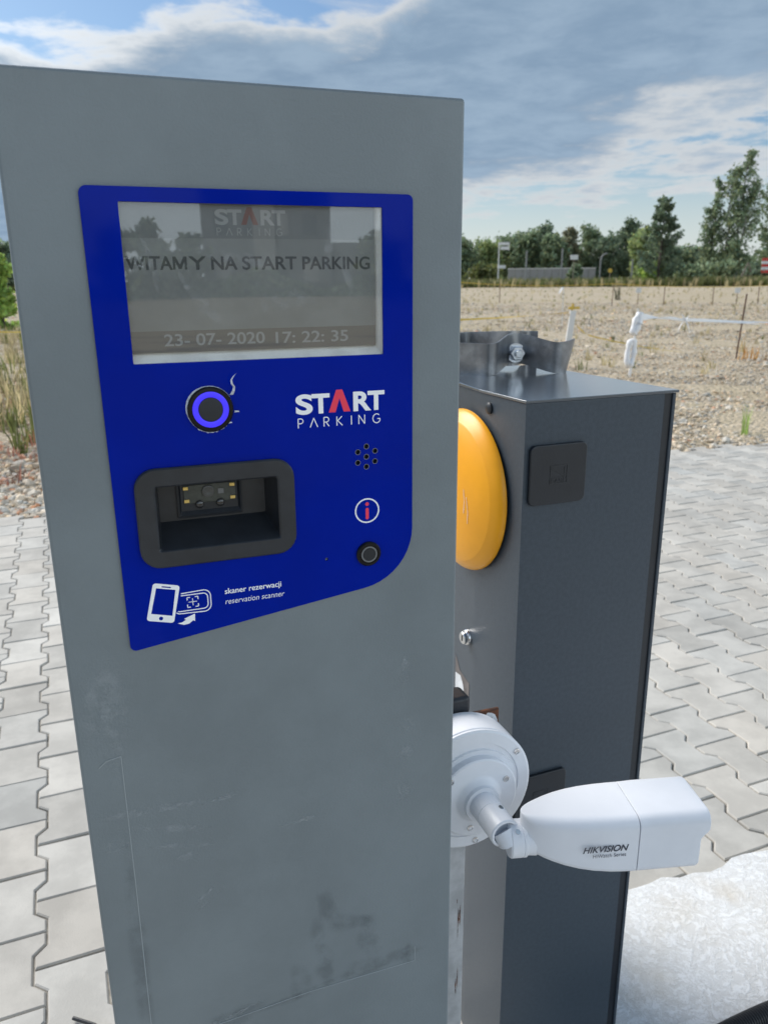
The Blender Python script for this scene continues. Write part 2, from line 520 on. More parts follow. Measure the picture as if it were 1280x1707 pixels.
def np_mesh(name, V, F, m, tone=None, smooth=False, parent=None):
    V = np.asarray(V, np.float32); F = np.asarray(F, np.int32); k = F.shape[1]
    me = bpy.data.meshes.new(name)
    me.vertices.add(len(V)); me.vertices.foreach_set('co', V.ravel())
    me.loops.add(F.size); me.loops.foreach_set('vertex_index', F.ravel())
    me.polygons.add(len(F)); me.polygons.foreach_set('loop_start', np.arange(0, F.size, k, dtype=np.int32))
    me.polygons.foreach_set('loop_total', np.full(len(F), k, np.int32))
    me.polygons.foreach_set('use_smooth', np.full(len(F), smooth))
    if tone is not None:
        at_ = me.color_attributes.new('tone', 'FLOAT_COLOR', 'POINT')
        t = np.ones((len(V), 4), np.float32); t[:, :3] = tone if tone.ndim == 2 else tone[:, None]
        at_.data.foreach_set('color', t.ravel())
    me.update(calc_edges=True); me.validate()
    return link(name, me, m, parent)


# ---------------------------------------------------------------- ground, paving, slab
rng = np.random.default_rng(7)
YAW_P = R(22.0)
PU = np.array([math.cos(YAW_P), math.sin(YAW_P)]); PV = np.array([-math.sin(YAW_P), math.cos(YAW_P)])
EDGE_A = np.array([-2.29, 4.49]); EDGE_N = np.array([-math.sin(R(20.6)), math.cos(R(20.6))])   # paving / gravel border


def gz(x, y):
    d = np.hypot(x, y)
    return -.03 + .005 * np.clip(d - 15, 0, 95)


def ground():
    rs = np.concatenate([np.linspace(0.5, 20, 40), np.linspace(22, 120, 50), np.geomspace(130, 1500, 14)])
    na = 96; th = np.linspace(0, 2 * np.pi, na, endpoint=False)
    V = [(0, 0, -.03)]
    for r in rs:
        x, y = r * np.sin(th), r * np.cos(th)
        z = gz(x, y) + (rng.normal(0, .02, na) if 7.5 < r < 40 else 0)
        V += list(zip(x, y, z))
    F = []
    for i in range(len(rs) - 1):
        for k in range(na):
            a, b = 1 + i * na + k, 1 + i * na + (k + 1) % na
            F.append((a, b, b + na, a + na))
    o = np_mesh('gravel_field', V, F, M['gravel'], smooth=True)
    bm = BM(); bm.from_mesh(o.data); bm.verts.ensure_lookup_table()
    for k in range(na): bm.faces.new((bm.verts[0], bm.verts[1 + (k + 1) % na], bm.verts[1 + k]))
    bmesh.ops.recalc_face_normals(bm, faces=bm.faces[:])
    bm.to_mesh(o.data); bm.free()
    tag(o, kind='structure')


ground()

SLAB_A = np.array([.5517, 1.474]); SLAB_D = np.array([math.cos(R(18.6)), math.sin(R(18.6))]); SLAB_N = np.array([-SLAB_D[1], SLAB_D[0]])


def paving():
    # interlocking double-T pavers
    prof = [(-.1, .0825), (-.0625, .0825), (-.0375, .0575), (.0375, .0575), (.0625, .0825), (.1, .0825)]
    out = [(w, a) for a, w in prof] + [(-w, a) for a, w in prof[::-1]]
    P = np.array(out); n = len(P)
    def inset(P, d):
        Q = []
        for i in range(n):
            a, p, b = P[i - 1], P[i], P[(i + 1) % n]
            e1 = p - a; e2 = b - p
            n1 = np.array([-e1[1], e1[0]]) / np.linalg.norm(e1); n2 = np.array([-e2[1], e2[0]]) / np.linalg.norm(e2)
            h = n1 + n2; h /= (h @ n1)
            Q.append(p + h * d)
        return np.array(Q)
    P0, P1, P2 = inset(P, .0012), inset(P, .0021), inset(P, .0052)
    Vs, Fq, Fn, tone = [], [], [], []
    base = 0
    for j in range(-30, 62):
        for i in range(-45, 70):
            u0 = i * .14 + .03; v0 = j * .2 + (.1 if i % 2 else 0) + .06
            c = PU * u0 + PV * v0
            if (c - EDGE_A) @ EDGE_N > -.02: continue
            if c[1] < -2.6 or c[0] < -6.5 or c[0] > 8.5: continue
            if (c - SLAB_A) @ SLAB_N < -.35 and c[0] > .75: continue
            dz = rng.normal(0, .0009); tx, ty = rng.normal(0, .006, 2); rot = rng.normal(0, .006)
            cr, sr = math.cos(rot), math.sin(rot)
            t = 1 + rng.normal(0, .07); warm = rng.normal(0, .012)
            for Q, z in ((P0, -.035), (P1, -.0032), (P2, 0.0)):
                q = np.stack([Q[:, 0] * cr - Q[:, 1] * sr, Q[:, 0] * sr + Q[:, 1] * cr], 1)
                xy = c + q[:, :1] * PU + q[:, 1:] * PV
                zz = z + dz + q[:, 0] * tx + q[:, 1] * ty
                Vs.append(np.column_stack([xy, zz]))
            for a in (0, n):
                for k in range(n):
                    k2 = (k + 1) % n
                    Fq.append((base + a + k, base + a + k2, base + a + n + k2, base + a + n + k))
            # the top face as five quads (the outline is an I)
            T = base + 2 * n
            for q in ((0, 1, 10, 11), (1, 2, 9, 10), (2, 3, 8, 9), (3, 4, 7, 8), (4, 5, 6, 7)): Fq.append(tuple(T + k for k in q))
            tone += [(t + warm, t, t - warm)] * (3 * n)
            base += 3 * n
    o = np_mesh('paving', np.concatenate(Vs), Fq, M['paver'], tone=np.array(tone))
    tag(o, kind='structure')
    # sand bed showing in the joints
    bm = BM()
    e0 = EDGE_A - EDGE_N * .02; dv = np.array([EDGE_N[1], -EDGE_N[0]])
    a, b = e0 - dv * 5.2, e0 + dv * 12
    bm.faces.new([bm.verts.new((p[0], p[1], -.0062)) for p in (a, b, (9, -3), (-7.2, -3))])
    o = done('paving_joint_sand', bm, mat('joint sand', (.27, .25, .215), .95, var=.3, vscale=30), sharp=None)
    tag(o, kind='structure')


paving()


def slab():
    bm = BM()
    top = []
    s = np.linspace(-.30, 6, 160)
    for k, t in enumerate(s):
        j = .012 * math.sin(t * 23) * math.sin(t * 7.1) + rng.normal(0, .004)
        p = SLAB_A + SLAB_D * t + SLAB_N * j
        top.append((p[0], p[1]))
    far = SLAB_A + SLAB_D * 6
    top += [(far[0] + .9, far[1] - 3), (.62, -.6), (.28, .95)]
    vs = [bm.verts.new((x, y, .009)) for x, y in top]
    f = bm.faces.new(vs)
    r = bmesh.ops.extrude_face_region(bm, geom=[f])
    bmesh.ops.translate(bm, vec=(0, 0, -.06), verts=[v for v in r['geom'] if isinstance(v, bmesh.types.BMVert)])
    tag(done('concrete_slab', bm, M['slab'], sharp=30), kind='structure')


slab()


def pebbles():
    # icosahedral stones, squashed and turned; thick near the paving, thinner farther off
    t = (1 + 5 ** .5) / 2
    I = np.array([(-1, t, 0), (1, t, 0), (-1, -t, 0), (1, -t, 0), (0, -1, t), (0, 1, t), (0, -1, -t), (0, 1, -t), (t, 0, -1), (t, 0, 1), (-t, 0, -1), (-t, 0, 1)]) / math.hypot(1, t)
    IF = np.array([(0, 11, 5), (0, 5, 1), (0, 1, 7), (0, 7, 10), (0, 10, 11), (1, 5, 9), (5, 11, 4), (11, 10, 2), (10, 7, 6), (7, 1, 8), (3, 9, 4), (3, 4, 2), (3, 2, 6), (3, 6, 8), (3, 8, 9), (4, 9, 5), (2, 4, 11), (6, 2, 10), (8, 6, 7), (9, 8, 1)])
    n = 170000
    d = 4.6 + rng.random(n * 2) ** 1.9 * 40
    a = rng.uniform(-.75, .62, n * 2)
    x, y = d * np.sin(a), d * np.cos(a)
    s = (np.stack([x, y], 1) - EDGE_A) @ EDGE_N
    bare = np.sin(x * .9 + 1.3 * np.sin(y * .7)) * np.sin(y * .55 + .8 * np.sin(x * .5)) + .35 * np.sin(x * 2.3 + y * 1.7)
    k = (s > .03) & ((bare < .35) | (rng.random(n * 2) < .3) | (s < .8))
    x, y, d, s = x[k][:n], y[k][:n], d[k][:n], s[k][:n]
    n = len(x)
    r = np.exp(rng.normal(math.log(.0108), .5, n)); r = np.clip(r, .006, .05) * np.clip(d / 16, 1, 1.5)
    r *= np.where((x < -1) & (s < 2.5), 1.25, 1.0)
    V = I[None] * (1 + rng.normal(0, .14, (n, 12, 1)))
    sc = np.stack([rng.uniform(.8, 1.35, n), rng.uniform(.65, 1.1, n), rng.uniform(.4, .75, n)], 1)
    V = V * sc[:, None]
    th = rng.uniform(0, 6.28, n); c, si = np.cos(th), np.sin(th)
    ph = rng.normal(0, .35, n); cp, sp = np.cos(ph), np.sin(ph)
    X, Y, Z = V[..., 0], V[..., 1], V[..., 2]
    Y, Z = Y * cp[:, None] - Z * sp[:, None], Y * sp[:, None] + Z * cp[:, None]
    X, Y = X * c[:, None] - Y * si[:, None], X * si[:, None] + Y * c[:, None]
    V = np.stack([X, Y, Z], -1) * r[:, None, None]
    V[..., 0] += x[:, None]; V[..., 1] += y[:, None]; V[..., 2] += (gz(x, y) + r * .35)[:, None]
    tone = np.clip(rng.normal(1.0, .25, n), .45, 1.75)
    hue = rng.normal(0, .07, n)
    col = np.stack([tone * (1 + hue), tone, tone * (1 - 1.3 * hue)], 1)
    red = rng.random(n) < np.where(x < -1, .10, .02)
    col[red] *= np.array([1.0, .62, .48])
    F = (IF[None] + 12 * np.arange(n)[:, None, None]).reshape(-1, 3)
    o = np_mesh('gravel', V.reshape(-1, 3), F, M['pebble'], tone=np.repeat(col, 12, 0), smooth=False)
    tag(o, 'loose tan and brown gravel stones beyond the paving', 'gravel', kind='stuff')


pebbles()

# ---------------------------------------------------------------- ticket kiosk
K0 = at_depth(776, 163, .65); KY = R(20)
ku = np.array([math.cos(KY), math.sin(KY), 0])
kb = K0 - ku * .18
kiosk = thing('parking_kiosk', (kb[0], kb[1], 0), KY,
              'tall grey steel parking kiosk with a blue front panel, screen and scanner', 'parking kiosk')
KZ = float(K0[2])
MK = Matrix(((.001, 0, 0, .18), (0, 0, -.001, 0), (0, .001, 0, KZ), (0, 0, 0, 1)))   # (u, v, out) in mm -> kiosk

bm = BM(); box(bm, (-.18, 0, 0), (.18, .15, KZ), .0032, 3)
ho = done('housing', bm, M['paint'], kiosk)
bm = BM(); box(bm, (-300, -372, -62), (-58, -83, 30)); cut = done('cut', bm, None, xf=MK)
cut.parent = kiosk
md = ho.modifiers.new('cut', 'BOOLEAN'); md.operation = 'DIFFERENCE'; md.object = cut; md.solver = 'EXACT'
bpy.context.view_layer.update()
me = bpy.data.meshes.new_from_object(ho.evaluated_get(bpy.context.evaluated_depsgraph_get()))
ho.modifiers.clear(); ho.data = me; ho.data.name = 'housing'
me.shade_smooth(); me.set_sharp_from_angle(angle=R(35))
w = ho.modifiers.new('weighted normal', 'WEIGHTED_NORMAL'); w.keep_sharp = True; w.weight = 80
bpy.data.objects.remove(cut)

panel_out = rpoly([(-309.4, -76), (-47.6, -76), (-47.8, -414.0), (-307.5, -448.6)], [6, 5, 55, 5], 10)
SC = (-282.5, -205.6, -75.0, -86.6)                     # screen window
holes = [(-91.9, -285.8), (-99.9, -290.4), (-83.8, -290.4), (-92.0, -295.1), (-100.1, -300.0), (-84.0, -299.8), (-92.1, -304.2)]
bm = BM()
plate(bm, [panel_out, rrect(SC[0], SC[1], SC[2], SC[3], .8, 2), rrect(-289, -372, -162, -293, 14)] + [circ(x, y, 2.1, 16) for x, y in holes] + [circ(-131.5, -387.1, 1.5, 12)],
      .1, 2.2, .35, 2)
done('front_panel', bm, M['blue'], kiosk, MK, 30)

# --- screen: sunk behind a clear pane
bm = BM(); box(bm, (-290, -213, -14), (-68, -80, -8)); 
for q in (((-290, -206.2, -.95), (-68, -206.2, -.95), (-68, -199.0, -7.9), (-290, -199.0, -7.9)), ((-74.6, -213, -.95), (-74.6, -80, -.95), (-78.9, -80, -7.9), (-78.9, -213, -7.9))):
    bm.faces.new([bm.verts.new(v) for v in q])
scr = done('screen', bm, M['bezel_metal'], kiosk, MK, weld=False)
bm = BM(); box(bm, (-290, -198.4, -8), (-79.6, -80, -4.8)); done('display', bm, M['lcd'], scr, MK)
bm = BM()
box(bm, (-290, -111.7, -4.8), (-79.8, -80, -4.55)); done('header_band', bm, M['lcd_band'], scr, MK)
bm = BM(); box(bm, (-290, -198.3, -4.8), (-79.8, -181.3, -4.55)); done('footer_band', bm, M['lcd_foot'], scr, MK)
bm = BM()
for wd, xa, xb in (('WITA', -281, -246.6), ('Y', -233.6, -220.8), ('NA', -216.4, -196.2), ('START', -191.8, -147.8), ('PARKING', -142.5, -84.6)):
    text(bm, wd, xa, xb, -134.9, 9.8, -4.75, .1, .004, strike=.3)
for p_, q_ in (((-244.9, 0), (-244.9, 9.8)), ((-236.0, 0), (-236.0, 9.8))): plate(bm, [bar2d((p_[0], -134.9), (q_[0], -125.1), 1.9)], -4.75, -4.65)
plate(bm, [[(-245.8, -125.1), (-243.5, -125.1), (-240.45, -131.2), (-237.4, -125.1), (-235.1, -125.1), (-239.4, -134.4), (-241.5, -134.4)]], -4.74, -4.63)
done('welcome_text', bm, M['lcd_dark'], scr, MK, None)
bm = BM(); text(bm, '23- 07- 2020', -257.2, -177.0, -193.0, 9.0, -4.5, .1, .004, strike=.18); text(bm, '17: 22: 35', -167.6, -105.0, -193.6, 9.0, -4.5, .1, .004, strike=.18)
done('date_and_time_text', bm, M['lcd_light'], scr, MK, None)


def start_logo(bm_w, bm_r, x0, x1, y0, y1, z):
    """START with an open red A, PARKING spaced out below"""
    w = x1 - x0; h = y1 - y0
    X = lambda f: x0 + f * w
    Y = lambda f: y0 + f * h
    text(bm_w, 'S', X(0), X(.185), Y(.415), .575 * h, z, .1, .035)
    text(bm_w, 'T', X(.175), X(.375), Y(.415), .575 * h, z, .1, .035)
    text(bm_w, 'R', X(.64), X(.845), Y(.415), .575 * h, z, .1, .035)
    text(bm_w, 'T', X(.805), X(1.0), Y(.415), .575 * h, z, .1, .035)
    plate(bm_r, [[(X(.362), Y(.40)), (X(.437), Y(.40)), (X(.485), Y(.80)), (X(.53), Y(.40)), (X(.606), Y(.40)), (X(.518), Y(1.05)), (X(.45), Y(1.05))]], z, z + .1)
    # thin strokes for the lower word
    hh = .27 * h; sw = .026 * h; b = Y(0)
    def L(*segs):
        for s in segs:
            for p, q in zip(s, s[1:]): plate(bm_w, [bar2d((p[0], b + p[1]), (q[0], b + q[1]), sw)], z, z + .1)
    k = w / 7.0
    def arc(cx, cy, rx, ry, a0, a1, n=14): return [(cx + rx * math.cos(R(a0 + (a1 - a0) * i / n)), cy + ry * math.sin(R(a0 + (a1 - a0) * i / n))) for i in range(n + 1)]
    xs = [x0 + f * w for f in (.02, .15, .305, .45, .615, .70, .865)]
    x = xs[0]; L([(x, 0), (x, hh)], [(x, hh)] + arc(x + .28 * hh, .74 * hh, .26 * hh, .26 * hh, 90, -90) + [(x, .48 * hh)])
    x = xs[1]; L([(x, 0), (x + .42 * hh, hh), (x + .84 * hh, 0)])
    x = xs[2]; L([(x, 0), (x, hh)], [(x, hh)] + arc(x + .28 * hh, .74 * hh, .26 * hh, .26 * hh, 90, -90) + [(x, .48 * hh)], [(x + .22 * hh, .48 * hh), (x + .56 * hh, 0)])
    x = xs[3]; L([(x, 0), (x, hh)], [(x + .58 * hh, hh), (x, .45 * hh)], [(x + .1 * hh, .53 * hh), (x + .62 * hh, 0)])
    x = xs[4]; L([(x, 0), (x, hh)])
    x = xs[5]; L([(x, 0), (x, hh), (x + .68 * hh, 0), (x + .68 * hh, hh)])
    x = xs[6]; L(arc(x + .42 * hh, .5 * hh, .44 * hh, .5 * hh, 48, 330, 20) + [(x + .82 * hh, .47 * hh), (x + .5 * hh, .47 * hh)])


bw, br = BM(), BM(); start_logo(bw, br, -211.3, -155.2, -109.3, -89.2, -4.5)
lg = done('header_logo_text', bw, M['lcd_light'], scr, MK, None); done('header_logo_letter', br, M['lcd_red'], scr, MK, None)
bm = BM(); box(bm, (SC[0] - 3, SC[1] - 3, -.9), (SC[2] + 3, SC[3] + 3, .05)); done('glass_pane', bm, M['glass'], scr, MK, None)

# --- logo print
bw, br = BM(), BM(); start_logo(bw, br, -154.6, -74.5, -265.2, -235.6, 2.2)
lp = done('logo_text', bw, M['white_ink'], kiosk, MK, None); done('logo_letter', br, M['red_ink'], lp, MK, None)

# --- ring button with peeling film
bm = BM(); lathe(bm, [(18.6, 2.2), (18.6, 4.2), (17.6, 5.4), (15.2, 5.6), (15.2, 5.0), (0, 5.0)], (-226, -244.2, 0), seg=64)
rb = done('ring_button', bm, M['black_metal'], kiosk, MK)
bm = BM(); lathe(bm, [(14.7, 5.0), (14.5, 5.5), (13.6, 5.8), (11.2, 5.8), (10.2, 5.5), (10.0, 5.0)], (-226, -244.2, 0), seg=64); done('ring_light', bm, M['ring_light'], rb, MK)
bm = BM(); lathe(bm, [(9.9, 5.0), (9.6, 5.7), (8.5, 5.9), (0, 6.0)], (-226, -244.2, 0), seg=48); done('button_cap', bm, M['black_plastic'], rb, MK)
bm = BM(); rr = random.Random(3); pts = []
for k in range(120):
    a = 2 * math.pi * k / 120; q = math.degrees(a)
    e = .15 + .2 * rr.random() + (.9 * math.sin(math.pi * (q - 100) / 105) if 100 < q < 205 else 0) + (1.1 * rr.random() if 235 < q < 315 else 0)
    pts.append((-226.2 + (18.6 + e) * math.cos(a), -244.0 + (18.6 + e) * math.sin(a)))
plate(bm, [pts, circ(-226, -244.2, 18.0, 60)], 2.2, 2.6)
pc = [(-208.2, -233.5, 2.6), (-206.8, -230, 5), (-206.4, -226.5, 7.5), (-208.4, -223.5, 9), (-208.8, -220.5, 10), (-207.0, -217.6, 10.5), (-204.6, -215.4, 10)]
for (p, q), (w0, w1) in zip(zip(pc, pc[1:]), ((3.0, 2.2), (2.2, 1.6), (1.6, 1.5), (1.5, 1.3), (1.3, 1.1), (1.1, .4))):
    bm.faces.new([bm.verts.new(v) for v in ((p[0] - w0 / 2, p[1], p[2]), (p[0] + w0 / 2, p[1] + .3, p[2] + .5), (q[0] + w1 / 2, q[1] + .3, q[2] + .5), (q[0] - w1 / 2, q[1], q[2]))])
for (x, y, dx, dy) in ((-214, -257, 5, .6), (-206.6, -248, 4, .3), (-232, -262.0, 3, -2)):
    bm.faces.new([bm.verts.new(v) for v in ((x, y, 2.7), (x + dx, y + dy, 3.4), (x + dx * .9, y + dy + 1, 4), (x + .3, y + 1.8, 3))])
done('peeling_film', bm, M['film'], rb, MK, None, weld=False)

# --- scanner mouth: a moulded frame with a deep funnel
bm = BM()


def loops(bm, rings):
    rv = [[bm.verts.new(p) for p in r] for r in rings]
    for A, B in zip(rv, rv[1:]):
        n = len(A)
        for k in range(n): bm.faces.new((A[k], A[(k + 1) % n], B[(k + 1) % n], B[k]))
    return rv


def ring3(x0, y0, x1, y1, r, z, n=6): return [(x, y, z) for x, y in rrect(x0, y0, x1, y1, r, n)]


rv = loops(bm, [ring3(-291.8, -375.2, -159, -289.6, 17, 2.2), ring3(-291.8, -375.2, -159, -289.6, 17, 4.8), ring3(-290.6, -374, -160.2, -290.8, 16, 6.0),
                ring3(-277, -361, -172.5, -304, 2.5, 6.0), ring3(-275.6, -359.6, -173.9, -305.4, 2.0, 4.6),
                ring3(-271.5, -344, -179.5, -309.5, 1.0, -26)])
bm.faces.new(rv[-1])
sf = done('scanner_frame', bm, M['black_print'], kiosk, MK, 25)
bm = BM()
rv = loops(bm, [ring3(-256.5, -341.6, -200.5, -308.5, 1, -26), ring3(-256.5, -341.6, -200.5, -308.5, 1, -23), ring3(-254.6, -339.5, -202.2, -310.6, .8, -22.4), ring3(-253, -336, -204, -312, .6, -25)])
bm.faces.new(rv[-1]); sm = done('scanner_module', bm, M['black_plastic'], sf, MK, 25)
bm = BM(); box(bm, (-250.5, -329.5, -25.4), (-205.5, -313, -24.2), .4, 1); done('circuit_board', bm, M['pcb'], sm, MK)
for x, y in ((-248.6, -315.6), (-208.5, -315.4), (-248.2, -327), (-208.4, -326.8)):
    bm = BM(); box(bm, (x - 2.3, y - 1.5, -24.2), (x + 2.3, y + 1.5, -23.2), .3, 1); done('led', bm, M['gold'], sm, MK)
bm = BM(); lathe(bm, [(5.4, -24.2), (5.2, -22.8), (4.2, -22.4), (2.4, -22.8), (0, -23.2)], (-229.5, -319.5, 0), seg=28); done('camera_lens', bm, M['lens_grey'], sm, MK)
for x in (-237.5, -219.5):
    bm = BM(); lathe(bm, [(3.6, -25), (3.5, -22.6), (2.6, -21.8), (0, -21.4)], (x, -330.5, 0), seg=24); done('aiming_lens', bm, M['lens'], sm, MK)
bm = BM(); box(bm, (-221, -322.5, -24.2), (-216, -318, -23.6)); done('sensor_chip', bm, M['ring_grey'], sm, MK)

# --- loudspeaker behind its holes, with bright hole rims
bm = BM(); lathe(bm, [(0, -2.2), (14, -2.2), (14, -4), (0, -4)], (-92, -295, 0), seg=32)
spk = done('speaker', bm, M['black_plastic'], kiosk, MK)
for x, y in holes:
    bm = BM(); lathe(bm, [(2.1, 1.0), (2.1, 2.28), (2.55, 2.28), (2.55, 1.9)], (x, y, 0), seg=20); done('hole_rim', bm, M['ring_grey'], spk, MK)

# --- info sign and info button
bm = BM(); plate(bm, [circ(-92.1, -345.2, 11.7, 48), circ(-92.1, -345.2, 10.4, 48)], 2.2, 2.3); iw = done('info_ring_print', bm, M['white_ink'], kiosk, MK, None)
bm = BM(); plate(bm, [circ(-92.1, -339.0, 1.75, 20)], 2.2, 2.3); plate(bm, [rrect(-93.6, -353.4, -90.6, -342.6, 1.4, 4)], 2.2, 2.3)
done('info_letter_print', bm, M['red_ink'], iw, MK, None)
bm = BM(); lathe(bm, [(11.7, 2.2), (11.7, 4.0), (10.6, 5.2), (8.6, 5.4), (8.3, 4.8), (0, 4.8)], (-91.5, -386.6, 0), seg=44)
ib = done('info_button', bm, M['black_metal'], kiosk, MK)
bm = BM(); lathe(bm, [(7.7, 4.8), (7.6, 5.3), (6.3, 5.3), (6.2, 4.8)], (-91.5, -386.6, 0), seg=40); done('button_ring', bm, M['ring_grey'], ib, MK)
bm = BM(); lathe(bm, [(6.1, 4.8), (5.9, 5.3), (0, 5.5)], (-91.5, -386.6, 0), seg=32); done('button_cap', bm, M['black_plastic'], ib, MK)
bm = BM(); lathe(bm, [(0, -1.2), (3, -1.2), (3, -3), (0, -3)], (-131.5, -387.1, 0), seg=16); done('microphone', bm, M['black_plastic'], kiosk, MK)

# --- printed instruction
bm = BM()
plate(bm, [rpoly([(-284.0, -388.4), (-262.3, -393.6), (-269.8, -427.2), (-292.2, -421.6)], 2.4, 4),
           [(-281.9, -393.2), (-266.2, -397.0), (-270.6, -420.4), (-287.9, -415.9)], rpoly([(-277.2, -392.0), (-269.6, -393.8), (-269.9, -394.9), (-277.5, -393.1)], .4, 2),
           circ(-280.2, -421.4, 1.75, 20)], 2.2, 2.3)
def offs(pts, w):
    for p, q in zip(pts, pts[1:]): plate(bm, [bar2d(p, q, w)], 2.2, 2.3)
def curve_pts(cx, cy, r, a0, a1, n=8): return [(cx + r * math.cos(R(a0 + (a1 - a0) * i / n)), cy + r * math.sin(R(a0 + (a1 - a0) * i / n))) for i in range(n + 1)]
offs([(-262.0, -401.2)] + curve_pts(-243.2, -406.4, 6.0, 85, 0) + curve_pts(-243.2, -414.4, 6.0, 0, -88) + [(-264.2, -419.6)] + curve_pts(-264.2, -416.6, 3.0, -90, -150, 4), .85)
offs([(-262.2, -403.2)] + curve_pts(-243.6, -407.2, 3.9, 85, 0) + curve_pts(-243.6, -413.6, 3.9, 0, -88) + [(-264.4, -417.6)] + curve_pts(-264.4, -416.4, 1.2, -90, -150, 3), .85)
offs([(-252.7, -406.8), (-252.5, -413.4)], .6); offs([(-256.2, -410.0), (-249.0, -410.0)], .6)
for x, y, sx, sy in ((-257.2, -405.6, 1, -1), (-248.0, -405.6, -1, -1), (-248.0, -414.7, -1, 1), (-257.2, -414.7, 1, 1)):
    offs([(x + sx * 2.6, y), (x, y)], .8); offs([(x, y), (x, y + sy * 2.6)], .8)
plate(bm, [[(-266.7, -428.2), (-262.9, -427.8), (-259.6, -425.9), (-261.0, -424.7), (-251.6, -421.3), (-252.0, -428.4), (-253.6, -427.2), (-257.0, -429.8), (-261.6, -430.4)]], 2.2, 2.3)
pi = done('scan_icon_print', bm, M['white_ink'], kiosk, MK, None)
bm = BM(); text(bm, 'skaner rezerwacji', -224.7, -174.5, -407.0, 4.9, 2.2, .1, .0, strike=.10); done('instruction_text', bm, M['white_ink'], kiosk, MK, None)
bm = BM(); text(bm, 'reservation scanner', -224.8, -171.8, -416.6, 4.9, 2.2, .1, -.004, .2); done('instruction_text', bm, M['white_ink'], kiosk, MK, None)


# --- wear on the lower front: film edges, scuffs, damp stain
def marks(name, m, polys, parent=kiosk):
    """thin patches 0.1 mm proud whose edge fades out"""
    for cx, cy, rx, ry, ang in polys:
        V, F, fade = [], [], []
        n = 28; c, s = math.cos(R(ang)), math.sin(R(ang)); b = len(V)
        V.append((cx, cy, .25)); fade.append(1)
        for rr_, fd in ((.55, .85), (1, 0)):
            for k in range(n):
                a = 2 * math.pi * k / n; j = 1 + .12 * math.sin(3 * a + cx) + .08 * math.sin(5 * a + cy)
                x, y = rx * rr_ * j * math.cos(a), ry * rr_ * j * math.sin(a)
                V.append((cx + x * c - y * s, cy + x * s + y * c, .25)); fade.append(fd)
        for k in range(n):
            k2 = (k + 1) % n
            F.append((b, b + 1 + k, b + 1 + k2)); F.append((b + 1 + k, b + 1 + n + k, b + 1 + n + k2)); F.append((b + 1 + k, b + 1 + n + k2, b + 1 + k2))
        o = np_mesh(name, V, F, m, parent=parent)
        a_ = o.data.attributes.new('fade', 'FLOAT', 'POINT'); a_.data.foreach_set('value', np.array(fade, np.float32))
        o.data.transform(MK)


M['smear'] = scuff_mat('finger smear', (.62, .64, .66), .38, .66, 90, (1, 1, 1), .16)
marks('finger_smear', M['smear'], [(-262, -132, 4, 22, 14), (-236, -150, 3, 26, 26), (-222, -165, 5, 18, 40), (-120, -112, 5, 24, -12), (-106, -140, 4, 20, 20), (-190, -128, 30, 6, -6), (-160, -160, 26, 9, 10)], scr)
marks('scuff_mark', M['scuff_light'], [(-300, -610, 60, 5, -3), (-290, -634, 42, 5, -14), (-240, -613, 28, 3, 8), (-165, -659, 22, 3, 6), (-262, -716, 15, 2.2, 38), (-258, -724, 17, 2.5, 34),
                                        (-276, -668, 12, 5, 10), (-54, -515, 7, 17, 0), (-52, -578, 9, 10, 0), (-53, -608, 10, 9, 0), (-56, -652, 9, 14, 0), (-280, -655, 30, 3, -12),
                                        (-334, -500, 22, 60, 0), (-337, -640, 14, 7, 0), (-270, -880, 60, 4, 10)])
marks('damp_stain', M['scuff_dark'], [(-140, -775, 12, 30, 20), (-152, -812, 10, 34, 8), (-146, -850, 12, 26, 0), (-118, -800, 34, 12, -12), (-96, -830, 14, 34, 12), (-104, -868, 34, 14, 4), (-60, -864, 30, 10, 6), (-174, -858, 14, 24, 0),
                                      (-245, -878, 34, 14, 6), (-300, -890, 30, 14, 4), (-52, -866, 8, 16, 0), (-330, -760, 10, 120, 0), (-170, -876, 60, 6, 6)])
bm = BM()
for pts in ([(-325.4, -548), (-325.6, -684), (-326.6, -854), (-327, -1000)], [(-345, -556), (-338, -550), (-325.4, -548)], [(-43.2, -859), (-43.1, -878.6), (-163.7, -876), (-260.1, -881.3), (-330, -885)]):
    for p, q in zip(pts, pts[1:]): plate(bm, [bar2d(p, q, .75)], .05, .4)
done('clear_film_edge', bm, M['film_edge'], kiosk, MK, None)

# ---------------------------------------------------------------- barrier cabinet
P0 = at_depth(877, 669, 1.03); CYW = R(22); CZ = float(P0[2])
cab = thing('barrier_cabinet', (P0[0], P0[1], 0), CYW, 'dark grey barrier gate cabinet standing behind the kiosk with a yellow hub cover', 'barrier cabinet')
MC = Matrix(((.001, 0, 0, 0), (0, 0, -.001, 0), (0, .001, 0, CZ), (0, 0, 0, 1)))       # right-hand face
ML = Matrix(((0, 0, -.001, 0), (-.001, 0, 0, 0), (0, .001, 0, CZ), (0, 0, 0, 1)))      # left-hand face: x = -distance from corner
bm = BM()
b2 = .125; ex, ey = math.cos(R(82)) * .245, b2 + math.sin(R(82)) * .245
prof = [(0, 0), (.228, 0), (.228, .37), (ex, ey), (0, b2)]
plate(bm, [prof], 0, CZ - .003, .0022, 2)
done('housing', bm, M['dark_paint'], cab, None, 20)
bm = BM(); lidp = rpoly([(-.002, -.0025), (.2515, -.0025), (.2515, .385), (ex - .004, ey + .012), (-.002, b2)], .001, 2)
plate(bm, [lidp], CZ - .003, CZ + .001, .0009, 2); done('lid', bm, M['lid_paint'], cab, None, 30)
bm = BM(); box(bm, (.2285, .003, 0), (.243, .36, CZ - .004)); done('rubber_seal', bm, M['black_plastic'], cab)
bm = BM(); box(bm, (.2435, .0005, 0), (.2492, .365, CZ - .004), .0008, 1); done('rear_door', bm, M['dark_paint'], cab)


